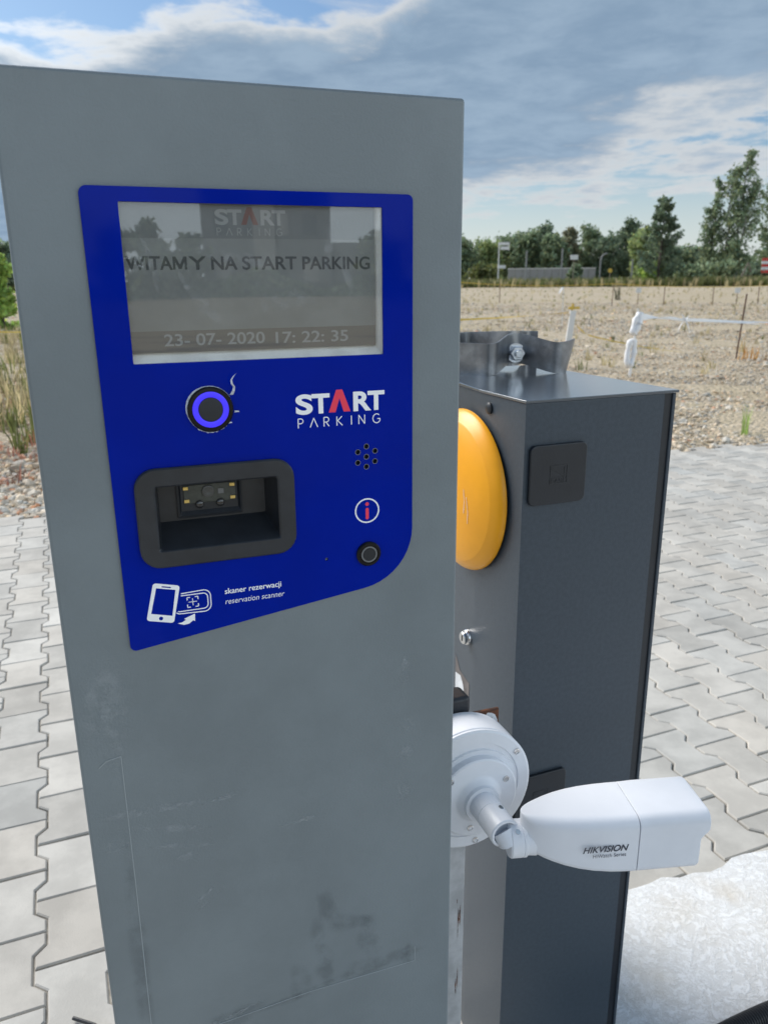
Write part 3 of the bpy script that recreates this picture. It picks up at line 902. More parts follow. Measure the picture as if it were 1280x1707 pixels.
def cap(v0, v1):
    bm = BM(); plate(bm, [rrect(7, v0, 97.5, v1, 9, 6)], .2, 6, 1.6, 3)
    o = done('plug_cap', bm, M['black_plastic'], cab, MC, 30)
    bm = BM(); a, b = 38.5, v1 - 55.3; s = 28.0; t = 26.0
    plate(bm, [[(a, b), (a + s, b), (a + s, b + t), (a, b + t)], [(a + 1, b + 1), (a + s - 1, b + 1), (a + s - 1, b + t - 1), (a + 1, b + t - 1)]], 6, 6.5)
    plate(bm, [bar2d((a + 2, b + t - 4), (a + s - 5, b + 11), 1)], 6, 6.5)
    plate(bm, [bar2d((a + 2, b + 8.4), (a + s - 2, b + 8.4), .9)], 6, 6.5); plate(bm, [bar2d((a + s - 5, b + 9), (a + s - 5, b + t - 3), 1)], 6, 6.5)
    text(bm, 'CAME', a + 2, a + s - 2, b + 2, 5.2, 6, .5, .01)
    done('embossed_emblem', bm, M['black_print'], o, MC, None)


cap(-144, -60); cap(-656, -575.6)
# left-hand face: hub cover, lock, plug, worn sticker
bm = BM()
pr = [(0, 76), (20, 75.4), (40, 72.6), (60, 67.5), (78, 60), (92, 51.5), (102, 43.5), (108, 37.6), (109, 37.0), (110, 35.6), (116, 27.5), (121, 19), (124.6, 10), (126.3, 2), (126.5, -4), (122, -5), (0, -5)]
lathe(bm, [(r * .985, h * .44 + 6) for r, h in pr], (-156, -157, 0), (0, 0, 1), seg=160)
hub = done('hub_cover', bm, M['yellow'], cab, ML, 28)
bm = BM()
for p_, q_ in (((-101, -140), (-98, -158)), ((-98, -158), (-100, -176)), ((-94, -150), (-90, -172)), ((-90, -172), (-92, -190))):
    d0 = math.hypot(p_[0] + 156, p_[1] + 157); d1 = math.hypot(q_[0] + 156, q_[1] + 157)
    def dome_h(r_):
        r_ /= .985
        for (ra, ha), (rb, hb) in zip(pr, pr[1:]):
            if ra <= r_ <= rb: return (ha + (hb - ha) * (r_ - ra) / (rb - ra)) * .44 + 6.5
        return 30
    for i_ in range(4):
        xa, ya, xb, yb = (p_[0] + (q_[0] - p_[0]) * i_ / 4, p_[1] + (q_[1] - p_[1]) * i_ / 4, p_[0] + (q_[0] - p_[0]) * (i_ + 1) / 4, p_[1] + (q_[1] - p_[1]) * (i_ + 1) / 4)
        ha, hb = dome_h(math.hypot(xa + 156, ya + 157)), dome_h(math.hypot(xb + 156, yb + 157))
        bm.faces.new([bm.verts.new(v_) for v_ in ((xa - .5, ya, ha), (xa + .5, ya, ha), (xb + .5, yb, hb), (xb - .5, yb, hb))])
done('scratch', bm, M['flake'], hub, ML, None, weld=False)
bm = BM(); lathe(bm, [(60, -30), (60, 6), (0, 6)], (-156, -157, 0), seg=40); done('hub_shaft', bm, M['black_metal'], hub, ML)
bm = BM(); lathe(bm, [(8.5, .1), (8.5, 2.5), (6, 4.2), (0, 4.6)], (-95, -22.5, 0), seg=28); done('screw_plug', bm, M['black_plastic'], cab, ML)
bm = BM(); lathe(bm, [(13.5, .2), (13.5, 4), (11.8, 6.5), (10.2, 7), (10.2, 11), (9.2, 12), (0, 12)], (-146, -402, -2.4), seg=40); lk = done('lock', bm, M['chrome'], cab, ML)
bm = BM(); plate(bm, [rrect(-147.4, -407, -144.6, -397, 1.2, 3)], 9.6, 10.1); done('keyhole', bm, M['black_metal'], lk, ML, None)
a8 = math.sin(R(8))


def face2(x, y, o=0):          # a point on the bent-back part of the left-hand face
    s = -x / 1000; t = s - b2
    return Vector((math.cos(R(82)) * t - o * .001 * math.sin(R(82)), b2 + math.sin(R(82)) * t + o * .001 * math.cos(R(82)), CZ + y / 1000))


def f2poly(name, m, pts, o0, o1, parent):
    bm = BM(); A = [bm.verts.new(face2(x, y, o0)) for x, y in pts]; B = [bm.verts.new(face2(x, y, o1)) for x, y in pts]
    bm.faces.new(B); bm.faces.new(A[::-1])
    for k in range(len(pts)): j = (k + 1) % len(pts); bm.faces.new((A[k], A[j], B[j], B[k]))
    return done(name, bm, m, parent, None, None)


st = f2poly('worn_sticker', M['sticker'], [(-205, -462), (-184, -482), (-139, -483.5), (-138.5, -530), (-205, -535)], .1, .5, cab)
f2poly('torn_paper', M['flake'], [(-205, -495), (-180, -489), (-166, -500), (-160, -517), (-168, -530), (-205, -535)], .5, .8, st)

# ---------------------------------------------------------------- pipe clamp lying on the cabinet
cl_c = at(857, 597, 1.395)
clamp = thing('pipe_clamp', (float(cl_c[0]) - .004, 1.392, CZ + .001), R(8), 'bare steel two-shell pipe clamp with a bolt, lying on the cabinet lid', 'pipe clamp')


def strip_y(x, grow=1.0):
    a = abs(x); k = min(a / .060, 1); y = .012 + .058 * (1 - math.cos(math.pi * k)) / 2 * grow
    if a > .058: y -= (a - .058) * .85 * min(1, (a - .058) / .02)
    return y


def half(sign, zlo, zhi, flare, left, right):
    bm = BM(); n = 56; rows = []
    for i in range(n + 1):
        x = -left + (left + right) * i / n
        fl = flare * max(0, (x - .05) / (right - .05))
        row = []
        for t in (-.0022, .0022):
            for z in (zlo, zhi):
                arch = (.013 if sign < 0 else .006) * (1 + math.cos(math.pi * min(abs(x) / .062, 1))) / 2 + (.005 * max(0, (x - .055) / .023) if z == zhi and sign < 0 else 0)
                row.append(bm.verts.new((x + fl * (1 if z == zhi else 0), sign * (strip_y(x, 1.5 if sign > 0 else 1.0) + t), z + arch)))
        rows.append(row)
    for A, B in zip(rows, rows[1:]):
        for a, b in ((0, 1), (1, 3), (3, 2), (2, 0)): bm.faces.new((A[a], A[b], B[b], B[a]))
    bm.faces.new([rows[0][k] for k in (0, 1, 3, 2)]); bm.faces.new([rows[-1][k] for k in (0, 2, 3, 1)])
    bmesh.ops.bevel(bm, geom=[e for e in bm.edges if len(e.link_faces) == 2 and e.calc_face_angle(0) > .7], offset=.0007, segments=2, affect='EDGES')
    return done('clamp_shell', bm, M['steel'], clamp, None, 40)


half(-1, 0.0, .051, .013, .104, .078); half(1, 0.0, .060, 0, .104, .074)
bm = BM(); lathe(bm, [(.0, -.020), (.0065, -.020), (.0065, .038), (0, .038)], (0, 0, .031), (0, -1, 0), seg=24)
lathe(bm, [(0, .040), (.0055, .040), (.0065, .038)], (0, 0, .031), (0, -1, 0), seg=24); done('bolt', bm, M['zinc'], clamp)
bm = BM(); lathe(bm, [(.0065, .0165), (.0165, .0165), (.0165, .0195), (.0065, .0195)], (0, 0, .031), (0, -1, 0), seg=32); done('washer', bm, M['zinc'], clamp)
bm = BM(); lathe(bm, [(.0065, .0195), (.0132, .0195), (.0132, .031), (.0115, .0325), (.0065, .0325)], (0, 0, .031), (0, -1, 0), seg=6); done('nut', bm, M['zinc'], clamp, None, 20)

# ---------------------------------------------------------------- security camera on its bracket
un = np.array([math.sin(KY), -math.cos(KY), 0])
BX = at_depth(785, 1318, 1.01)
S = 1.01 / .95
cam_t = thing('security_camera', tuple(BX), KY, 'white bullet security camera on a round junction box beside the kiosk', 'security camera')
# local: x right, -y towards the lens of the photo, z up
Y_ = (0, -1, 0)
r = .0805 * S
bm = BM(); lathe(bm, [(0, -.052), (r - .004, -.052), (r, -.048), (r, -.0075), (r - .001, -.0065), (0, -.0065)], (0, 0, 0), Y_, seg=72); done('junction_box', bm, M['white_cam'], cam_t, None, 30)
bm = BM(); lathe(bm, [(0, -.0065), (r - .002, -.0065), (r - .002, -.0055), (r, -.0045), (r, -.002), (r - .003, 0), (r * .80, 0), (r * .79, -.002), (0, -.002)], (0, 0, 0), Y_, seg=72)
bl = done('box_cover', bm, M['white_cam'], cam_t, None, 30)
fr = .052 * S
bm = BM(); lathe(bm, [(0, -.002), (fr + .007, -.002), (fr + .006, .001), (fr, .0015), (fr, .011), (fr - .002, .0125), (.034, .0128), (.030, .015), (.0245, .021), (.0235, .026), (0, .026)], (.004, 0, -.004), Y_, seg=64)
fl = done('flange', bm, M['white_cam'], cam_t, None, 30)
for ang in (20, 140, 262):
    for rad, h0, par in ((r * .905, .0, bl), (.043 * S, .0126, fl)):
        a = R(ang + (14 if rad > .06 else 0))
        bm = BM(); lathe(bm, [(.0045, h0 + .0002), (.0043, h0 + .0014), (.0028, h0 + .0018), (.0026, h0 + .0010), (0, h0 + .0009)], (rad * math.cos(a), 0, rad * math.sin(a)), Y_, seg=16)
        done('screw', bm, M['chrome'], par)
ar = .0185
bm = BM(); lathe(bm, [(0, .02), (ar, .02), (ar, .0475), (ar - .0006, .0480), (ar - .0006, .0486), (ar, .0490), (ar, .083), (ar - .0012, .0845), (ar - .0035, .0845), (ar - .004, .078), (0, .074)], (.004, 0, -.004), Y_, seg=40)
arm = done('mounting_arm', bm, M['white_cam'], cam_t, None, 30)
bm = BM(); lathe(bm, [(.0032, ar - .001), (.0032, ar + .0012), (0, ar + .0014)], (.004, -.055, -.004), (.35, -.2, .9), seg=14); done('screw', bm, M['chrome'], arm)

# bullet body in its own frame: x along the barrel
bp = at_depth(1060, 1457, .93); BY = R(6)
bx = np.array([math.cos(BY), math.sin(BY), 0]); by = np.array([-math.sin(BY), math.cos(BY), 0])
loc = Matrix.Rotation(-KY, 4, 'Z') @ Matrix.Translation(tuple(bp - BX))
MB = Matrix.Rotation(-KY, 4, 'Z') @ Matrix.Translation(tuple(bp - BX)) @ Matrix.Rotation(BY, 4, 'Z')
HW = .0415


def section(x):
    """half width, underside and top of the barrel at x"""
    if x < 0:
        q = min(1, -x / .131); w = HW * max(0, 1 - q ** 2.3) ** .5; lo = .024 * q ** 2.2; hi = .0745 - .007 * q ** 3
    else: w = HW; lo = 0.0; hi = .0745 + .001 * min(1, x / .02)
    return w, lo, hi


def sec_ring(x, n=48, shrink=0.0, xs=0.0):
    w, lo, hi = section(x); w -= shrink; lo += shrink; hi -= shrink
    w = max(w, .0005); r1 = min(.013, w * .5); r0 = min(.009, w * .45)
    pts = rpoly([(-w, lo), (w, lo), (w, hi), (-w, hi)], [r0, r0, r1, r1], 7)
    full = []                        # the flat sides get points of their own
    for i, p in enumerate(pts):
        full.append(p); q = pts[(i + 1) % len(pts)]
        if i % 8 == 7:
            for k in range(1, 13): full.append((p[0] + (q[0] - p[0]) * k / 13, p[1] + (q[1] - p[1]) * k / 13))
    return [(x + xs, HW + a, b) for a, b in full]


bm = BM()
xsx = [-.13095, -.1307, -.130, -.1287, -.1265, -.123, -.117, -.108, -.097, -.084, -.068, -.05, -.03, -.012, -.0008]
rv = loops(bm, [sec_ring(x) for x in xsx] + [sec_ring(-.0002, shrink=.0009)])
bm.faces.new(rv[0][::-1]); bm.faces.new(rv[-1])
body = done('camera_body', bm, M['white_cam'], cam_t, MB, 40)
bm = BM()
rv = loops(bm, [sec_ring(.0002, shrink=.0009), sec_ring(.0008), sec_ring(.02), sec_ring(.05), sec_ring(.066), sec_ring(.074), sec_ring(.0765, shrink=.0012), sec_ring(.0768, shrink=.006), sec_ring(.074, shrink=.007)])
bm.faces.new(rv[0][::-1]); bm.faces.new(rv[-1])
for v in bm.verts:                    # the hood leans forward at the top
    if v.co.x > .06 and v.co.z > .040:
        k_ = min(1, (v.co.z - .040) / .014); v.co.x += .010 * k_ * k_ * (3 - 2 * k_) * min(1, (v.co.x - .06) / .012)
shade = done('front_hood', bm, M['white_cam'], cam_t, MB, 40)
bm = BM(); lathe(bm, [(.030, .0685), (.030, .0748), (.026, .0752), (0, .0752)], (0, HW, .034), (1, 0, 0), seg=36); done('lens_window', bm, M['glass_dark'], shade, MB)
# swivel: ring round the neck and the ball in the arm's cup
bm = BM(); RX = -.134; rz = .030
lathe(bm, [(0, -.020), (.0205, -.020), (.0222, -.018), (.0222, -.0052), (.0214, -.0045), (.0214, -.004), (.0222, -.0033), (.0222, .000), (.020, .002), (.021, .012), (.0, .012)], (RX + .008, HW, rz), (1, 0, 0), seg=40)
sr = done('swivel_ring', bm, M['white_cam'], cam_t, MB, 30)
bm = BM(); lathe(bm, [(.003, .0208), (.003, .0232), (0, .0234)], (RX - .003, HW, rz), (0, -.55, .83), seg=14); done('screw', bm, M['chrome'], sr, MB)
e = MB @ Vector((RX - .010, HW, rz)); s0 = Vector((.004, -.083, -.004))
bm = BM(); tube(bm, [s0 + Vector((0, .004, 0)), s0.lerp(e, .35) + Vector((0, -.004, -.003)), s0.lerp(e, .7), e], [.0135, .014, .012, .0125], 20)
done('swivel_neck', bm, M['white_cam'], cam_t, None, 60)
# lettering on the near side of the barrel
MT = MB @ Matrix(((.001, 0, 0, 0), (0, 0, -.001, -.0001), (0, .001, 0, 0), (0, 0, 0, 1)))
bm = BM(); text(bm, 'HIKVISION', -67.5, -13.0, 35.2, 8.2, .05, .1, .002, .28, strike=.22); done('lettering', bm, M['ink'], body, MT, None)
bm = BM(); text(bm, 'HiWatch Series', -55, -15.0, 27.5, 4.8, .05, .1, -.006); done('lettering', bm, M['ink'], body, MT, None)
# rusty back plate with flaking paint, and the rubber block lying on it
bm = BM(); box(bm, (-.15, .0535, -.07), (.066, .058, .0765), .0006, 1); bk = done('back_plate', bm, M['rust'], cam_t)
bm = BM()
plate(bm, [[(-60, 58), (-20, 62), (20, 62), (27, 66), (32, 72.5), (38, 73.5), (42, 67), (46, 70), (49, 73), (55, 71.5), (60, 68), (63.5, 60), (64.8, 50), (64.8, -60), (-60, -60)], circ(52.5, 60.5, 5.0, 20)], 0, .25)
done('flaking_paint', bm, M['flake'], bk, Matrix(((.001, 0, 0, 0), (0, 0, -.001, .0534), (0, .001, 0, 0), (0, 0, 0, 1))), None)
bm = BM(); box(bm, (-.07, .050, .077), (.0225, .085, .1045), .007, 3); done('rubber_block', bm, M['black_plastic'], bk)
bm = BM(); box(bm, (-.065, .0585, -BX[2]), (.0243, .13, .07), .003, 2); pole = done('mounting_post', bm, M['galv'], cam_t)
for k in range(9):
    z = -.16 - .42 * random.random(); x = .0135 + random.gauss(0, .0018); w = .0004 + random.random() * .0007; h = .004 + random.random() * .018
    bm = BM(); n = 9
    L_ = [(x - w * (.4 + random.random()) * math.sin(3.1 * (i + .3) / n), z - h + 2 * h * i / n) for i in range(n)]; R_ = [(x + w * (.4 + random.random()) * math.sin(3.1 * (i + .3) / n), z - h + 2 * h * i / n) for i in range(n)]
    plate(bm, [L_ + R_[::-1]], .1, .3)
    bm.transform(Matrix(((1, 0, 0, 0), (0, 0, -.001, .0585), (0, 1, 0, 0), (0, 0, 0, 1))))
    done('rust_streak', bm, M['rust'], pole, None, None)

# ---------------------------------------------------------------- hose and cable on the ground
h0 = [at(1175, 1722, 1.12), at(1230, 1704, 1.14), at(1290, 1688, 1.165), at(1400, 1660, 1.22)]
pts = []
A = [Vector((float(a), float(b), .028)) for a, b in ((.40, .985), (.52, 1.055), (.64, 1.115), (.78, 1.165), (.95, 1.185), (1.2, 1.175))]
for i in range(len(A) - 1):
    p0, p1, p2, p3 = A[max(i - 1, 0)], A[i], A[i + 1], A[min(i + 2, len(A) - 1)]
    for k in range(26):
        t = k / 26
        pts.append(.5 * ((2 * p1) + (p2 - p0) * t + (2 * p0 - 5 * p1 + 4 * p2 - p3) * t * t + (3 * p1 - p0 - 3 * p2 + p3) * t ** 3))
bm = BM(); L = 0; P = []; rad = []
for a, b in zip(pts, pts[1:]):
    P += [a.lerp(b, f) for f in (0, .25, .5, .75)]; rad += [.0185, .0185, .016, .016]
tube(bm, P, rad, 16)
tag(done('corrugated_hose', bm, M['hose'], None, None, 50), 'black corrugated hose lying across the pale concrete slab', 'hose')
bm = BM(); tube(bm, [(-.60, 1.165, .006), (-.555, 1.15, .007), (-.50, 1.12, .006), (-.40, 1.09, .006), (-.3, 1.0, .006)], .0035, 10)
tag(done('power_cable', bm, M['hose']), 'thin black cable end on the pavers at the kiosk foot', 'cable')


# ---------------------------------------------------------------- posts, stakes, ropes and tape on the gravel
def gpt(px, py):
    """ground point under a pixel"""
    p = at(px, py, 10.0); d = p - CAM; t = 1.0
    for _ in range(30):
        q = CAM + d * t; t *= 1 + (q[2] - float(gz(q[0], q[1]))) / max(CAM[2] - q[2] + 1e-6, 1e-3) * .8
    return CAM + d * t


lp = thing('marker_post', (3.5446, 11.3535, -.03), 0, 'thin stake wrapped in knotted white tape beyond the cabinet', 'stake')
bm = BM(); tube(bm, [(0, 0, 0), (.02, 0, .5), (.035, 0, .97)], .012, 8); done('rod', bm, M['post_white'], lp)
bm = BM()


def ribbon(bm, pts, w, tw=0.0):
    pts = [Vector(p) for p in pts]; pv = None
    for i, p in enumerate(pts):
        a = tw * i; d = Vector((math.sin(a) * .3, math.sin(a) * .8, math.cos(a))) * w / 2
        q = (bm.verts.new(p - d), bm.verts.new(p + d))
        if pv: bm.faces.new((pv[0], q[0], q[1], pv[1]))
        pv = q


def loop_pts(cx, cz, rx, rz, n=20, tilt=.0): return [(cx + rx * math.cos(6.283 * k / n) + tilt * math.sin(6.283 * k / n), -.03 + .03 * math.sin(6.283 * k / n), cz + rz * math.sin(6.283 * k / n)) for k in range(n + 1)]


def fat(bm, pts, w):       # crumpled tape bundle
    tube(bm, pts, [w * (0.7 + .6 * random.random()) for _ in pts], 6, caps=False)


fat(bm, loop_pts(-.03, .36, .045, .18, 18, .02), .042); fat(bm, loop_pts(.02, .76, .03, .13, 14, .04), .045)
fat(bm, [(.035, -.02, .9), (.03, -.03, .8), (.0, -.03, .62), (.01, -.02, .55), (-.01, -.02, .2), (-.02, -.02, .05)], .015)
done('tape_knot', bm, M['tape_white'], lp, None, 60)

sr_ = thing('rusty_rod', (6.25, 14.04, -.03), 0, 'brown rusty rod standing in the gravel under the white tape', 'stake')
bm = BM(); tube(bm, [(-.03, 0, 0), (0, 0, .55), (.03, 0, 1.1)], .014, 8); done('rod', bm, M['rebar'], sr_)
rw = thing('boundary_post', (2.92, 12.80, -.03), 0, 'red and white boundary post standing behind the pipe clamp', 'post')
rw.rotation_euler = (0, R(6), 0)
bm = BM(); box(bm, (-.045, -.03, 0), (.045, .03, .42), .004, 1); done('red_band', bm, M['red'], rw)
bm = BM(); box(bm, (-.045, -.03, .42), (.045, .03, .90), .004, 1); done('white_band', bm, M['white'], rw)
bm = BM(); tube(bm, [(-.02, 0, .9), (-.02, 0, 1.0)], .02, 8); tube(bm, [(-.08, 0, .93), (.09, 0, .95)], .02, 6); done('rope_knot', bm, M['tape_yellow'], rw)

# two strands of white tape from the stake to the right
T0 = at(1066, 524, 11.35)
def strand(bm, a, b, sag, w, n=40, tw=.5):
    a, b = Vector(a), Vector(b)
    ribbon(bm, [a.lerp(b, k / n) - Vector((0, 0, sag * 4 * (k / n) * (1 - k / n))) for k in range(n + 1)], w, tw)
bm = BM(); strand(bm, T0, at(1140, 533, 12.3), .02, .05, 24, .12); strand(bm, at(1140, 533, 12.3), at(1420, 538, 16), .02, .05, 40, .08)
strand(bm, T0 + np.array([.01, 0, -.06]), at(1140, 533, 12.3), -.02, .045, 24, .2); strand(bm, at(1140, 533, 12.3), at(1420, 572, 16), -.1, .05, 40, .1)
k0 = Vector(at(1140, 532, 12.3))
for dx, dz in ((-.09, -.16), (-.02, -.2), (.10, -.2), (-.05, .07), (.06, .05)):
    ribbon(bm, [k0, k0 + Vector((dx * .5, -.03, dz * .4)), k0 + Vector((dx, -.02, dz))], .035, .6)
tag(done('barrier_tape', bm, M['tape_white'], None, None, None, weld=False), 'double white barrier tape knotted and stretched from the taped stake', 'barrier tape')
# yellow tape to the left of the red-and-white post
bm = BM(); strand(bm, at(700, 535, 12.6), at(947, 521, 12.8), .02, .035, 40, .05); strand(bm, at(948, 524, 12.8), at(985, 560, 13.4), .06, .03, 20, .3); strand(bm, at(985, 560, 13.4), at(1180, 590, 14), .05, .02, 20, .1)
tag(done('yellow_tape', bm, M['tape_yellow'], None, None, None, weld=False), 'faded yellow tape tied to the red and white post, trailing on gravel', 'barrier tape')
bm = BM(); strand(bm, at(-200, 551, 8.5), at(60, 554, 8.6), .0, .022, 20, .05)
tag(done('yellow_rope', bm, M['tape_yellow'], None, None, None, weld=False), 'thin yellow rope stretched left of the kiosk above the weeds', 'rope')
bm = BM(); strand(bm, at(760, 470, 60), at(1020, 473, 60), .2, .045, 40, .02); strand(bm, at(1020, 473, 60), at(1320, 474, 60), .2, .045, 40, .02)
tag(done('far_rope', bm, M['tape_yellow'], None, None, None, weld=False), 'long thin rope along the far edge of the gravel field', 'rope')

# far stakes
specs = [(832, 505, 470, 'plain dark stake far out nearest to the kiosk edge'), (1019, 510, 478, 'plain dark stake between the flag and the first tag'),
         (1105, 509, 478, 'plain dark stake between the two tagged stakes'), (1187, 508, 478, 'dark stake just left of the second white tag'), (1262, 506, 478, 'last plain dark stake before the right edge')]
for px, pb, pt, lab in specs:
    g = gpt(px, pb); hgt = float(at(px, pt, g[1])[2] - g[2])
    t = bm = BM(); tube(bm, [(0, 0, 0), (random.gauss(0, .03), 0, hgt)], .018, 6)
    o = done('field_stake', bm, M['rebar']); o.location = tuple(g); tag(o, lab, 'stake', 'stakes standing in the gravel field')
for px, py, lab in ((1062, 484, 'thin stake with a square white tag behind the taped post'), (1226, 484, 'thin stake with a square white tag near the tall trees')):
    g = gpt(px, 508); z = float(at(px, py, g[1])[2] - g[2])
    t = thing('tagged_stake', tuple(g), 0, lab, 'stake', 'stakes standing in the gravel field')
    bm = BM(); tube(bm, [(0, 0, 0), (0, 0, z + .1)], .014, 6); done('rod', bm, M['rebar'], t)
    bm = BM(); box(bm, (-.13, -.012, z - .12), (.13, -.004, z + .12), .01, 1); done('tag', bm, M['white'], t)
g = gpt(936, 545); t = thing('flag_stake', tuple(g), 0, 'pale stake with a drooping white rag flag above the clamp', 'stake', 'stakes standing in the gravel field')
zt = float(at(934, 478, g[1])[2] - g[2])
bm = BM(); tube(bm, [(0, 0, 0), (-.01, 0, zt)], .014, 6); done('rod', bm, M['post_white'], t)
bm = BM(); v = [bm.verts.new(q) for q in ((0, -.02, zt), (-.03, -.03, zt - .04), (-.13, -.04, zt - .19), (-.16, -.02, zt - .17), (-.07, 0, zt - .02), (-.09, -.07, zt - .12))]
bm.faces.new((v[0], v[4], v[5], v[1])); bm.faces.new((v[4], v[3], v[2], v[5])); done('rag', bm, M['tape_white'], t, None, None, weld=False)


# ---------------------------------------------------------------- plants
def leaves_np(cent, size, rs, upright=.0, aspect=1.6):
    """one quad per centre, turned at random"""
    n = len(cent)
    d = rs.normal(size=(n, 3)); d[:, 2] = d[:, 2] * (1 - upright) + upright * 2; d /= np.linalg.norm(d, axis=1)[:, None]
    e = rs.normal(size=(n, 3)); e -= d * (e * d).sum(1)[:, None]; e /= np.linalg.norm(e, axis=1)[:, None]
    s = size * rs.uniform(.6, 1.4, (n, 1))
    a, b = d * s * aspect / 2, e * s / 2
    V = np.stack([cent - a * .9, cent + b, cent + a, cent - b], 1).reshape(-1, 3)
    F = np.arange(4 * n).reshape(n, 4)
    tone = np.clip(rs.normal(1, .28, n), .4, 1.9); hue = rs.normal(0, .08, n)
    col = np.stack([tone * (1 + hue), tone, tone * (1 - hue)], 1)
    return V, F, np.repeat(col, 4, 0)


def tree(name, label, base, h, spread, shape, leaf, nleaf, lsize, seed, stems=1, bark='bark', low=.12, group=None, up=.7, nb=34, clump=.16, cat='tree'):
    rs = np.random.default_rng(seed)
    t = thing(name, tuple(base), 0, label, cat, group)
    bmt = BM(); cents = []
    for s in range(stems):
        ang = rs.uniform(0, 6.28); off = (0 if stems == 1 else spread * .38)
        bx_, by_ = math.cos(ang + s * 2.4) * off * .35, math.sin(ang + s * 2.4) * off * .35
        tx, ty = math.cos(ang + s * 2.4) * off, math.sin(ang + s * 2.4) * off
        hs = h * (1 if s == 0 else rs.uniform(.72, .95))
        path = []
        for k in range(9):
            f = k / 8
            path.append(np.array([bx_ + (tx - bx_) * f + rs.normal(0, .012 * h * f), by_ + (ty - by_) * f + rs.normal(0, .012 * h * f), hs * f]))
        r0 = h * .012 * (1.3 if stems == 1 else 1)
        tube(bmt, [tuple(p) for p in path], [r0 * (1 - .85 * k / 8) for k in range(9)], 6)
        for b in range(nb):
            f = low + (.97 - low) * (b + rs.random()) / nb
            k = f * 8; i = min(int(k), 7); p = path[i] + (path[i + 1] - path[i]) * (k - i)
            ln = spread * shape((f - low) / (1 - low)) * rs.uniform(.55, 1.15) / (1 if stems == 1 else 1.35)
            a = rs.uniform(0, 6.28); u = up * rs.uniform(.5, 1.3)
            dirv = np.array([math.cos(a), math.sin(a), u]); dirv /= np.linalg.norm(dirv)
            q1 = p + dirv * ln * .55 + np.array([0, 0, rs.normal(0, .03 * ln)]); q2 = p + dirv * ln + np.array([0, 0, -.10 * ln])
            tube(bmt, [tuple(p), tuple(q1), tuple(q2)], [r0 * .3 * (1 - .6 * f), r0 * .18, r0 * .06], 4)
            m_ = max(6, int(nleaf / nb / stems))
            w = rs.random(m_) ** .7
            base_ = p + (q2 - p) * (0.2 + .85 * w)[:, None]
            # clumps along the branch
            nc = 3; cc = rs.normal(0, clump * spread * .6, (nc, 3)); ci = rs.integers(0, nc, m_)
            cents.append(base_ + cc[ci] + rs.normal(0, clump * spread * .55, (m_, 3)))
    trunk = done('trunk', bmt, M[bark], t, None, 60)
    cents = np.concatenate(cents); cents = cents[cents[:, 2] > .02 * h]
    V, F, tone = leaves_np(cents, lsize, rs)
    np_mesh('crown', V, F, LEAF[leaf], tone=tone, parent=t)
    return t


SH_POPLAR = lambda f: .55 + .55 * math.sin(math.pi * min(1, f * 1.05 + .12)) - .45 * max(0, f - .6)
SH_CONE = lambda f: 1.15 * (1 - f) ** .75 + .08
SH_ROUND = lambda f: .35 + .75 * math.sin(math.pi * (f * .85 + .12))


def tree_at(px, pbase, ptop, wpx, Y, **kw):
    b = at(px, pbase, Y); b[2] = float(gz(b[0], b[1])) - .1
    top = at(px, ptop, Y); hgt = float(top[2] - b[2]); sp = wpx / 2 / F_PX * Y / math.cos(PITCH)
    return tree(base=b, h=hgt, spread=sp, **kw)


# the tall group at the right edge
tree_at(1216, 470, 246, 100, 112, name='tall_tree', label='tall feathery tree with its top nearest the frame, right of the pointed tree', shape=SH_POPLAR, leaf='mid', nleaf=6400, lsize=.25, seed=11, stems=3, nb=26, low=.13, up=1.1, clump=.10, bark='pale_bark')
tree_at(1183, 470, 296, 62, 114, name='tall_tree', label='narrower tall tree on the left of the feathery tree', shape=SH_POPLAR, leaf='mid', nleaf=2700, lsize=.25, seed=12, stems=2, nb=26, low=.12, up=1.1, clump=.12)
tree_at(1268, 470, 268, 84, 115, name='tall_tree', label='tall tree cut by the right edge above the striped banner', shape=SH_POPLAR, leaf='mid', nleaf=4600, lsize=.25, seed=13, stems=2, nb=30, low=.16, up=1.1, clump=.11)
tree_at(1318, 470, 330, 70, 118, name='tall_tree', label='shorter tree at the far right behind the banner', shape=SH_POPLAR, leaf='dark', nleaf=2600, lsize=.42, seed=14, nb=30, low=.1, up=.8)
# the pointed tree
tree_at(1096, 468, 330, 76, 98, name='pointed_tree', label='pointed dark tree standing alone in front of the tree row', shape=SH_CONE, leaf='dark', nleaf=6500, lsize=.22, seed=23, nb=84, low=.05, up=.75, clump=.07)
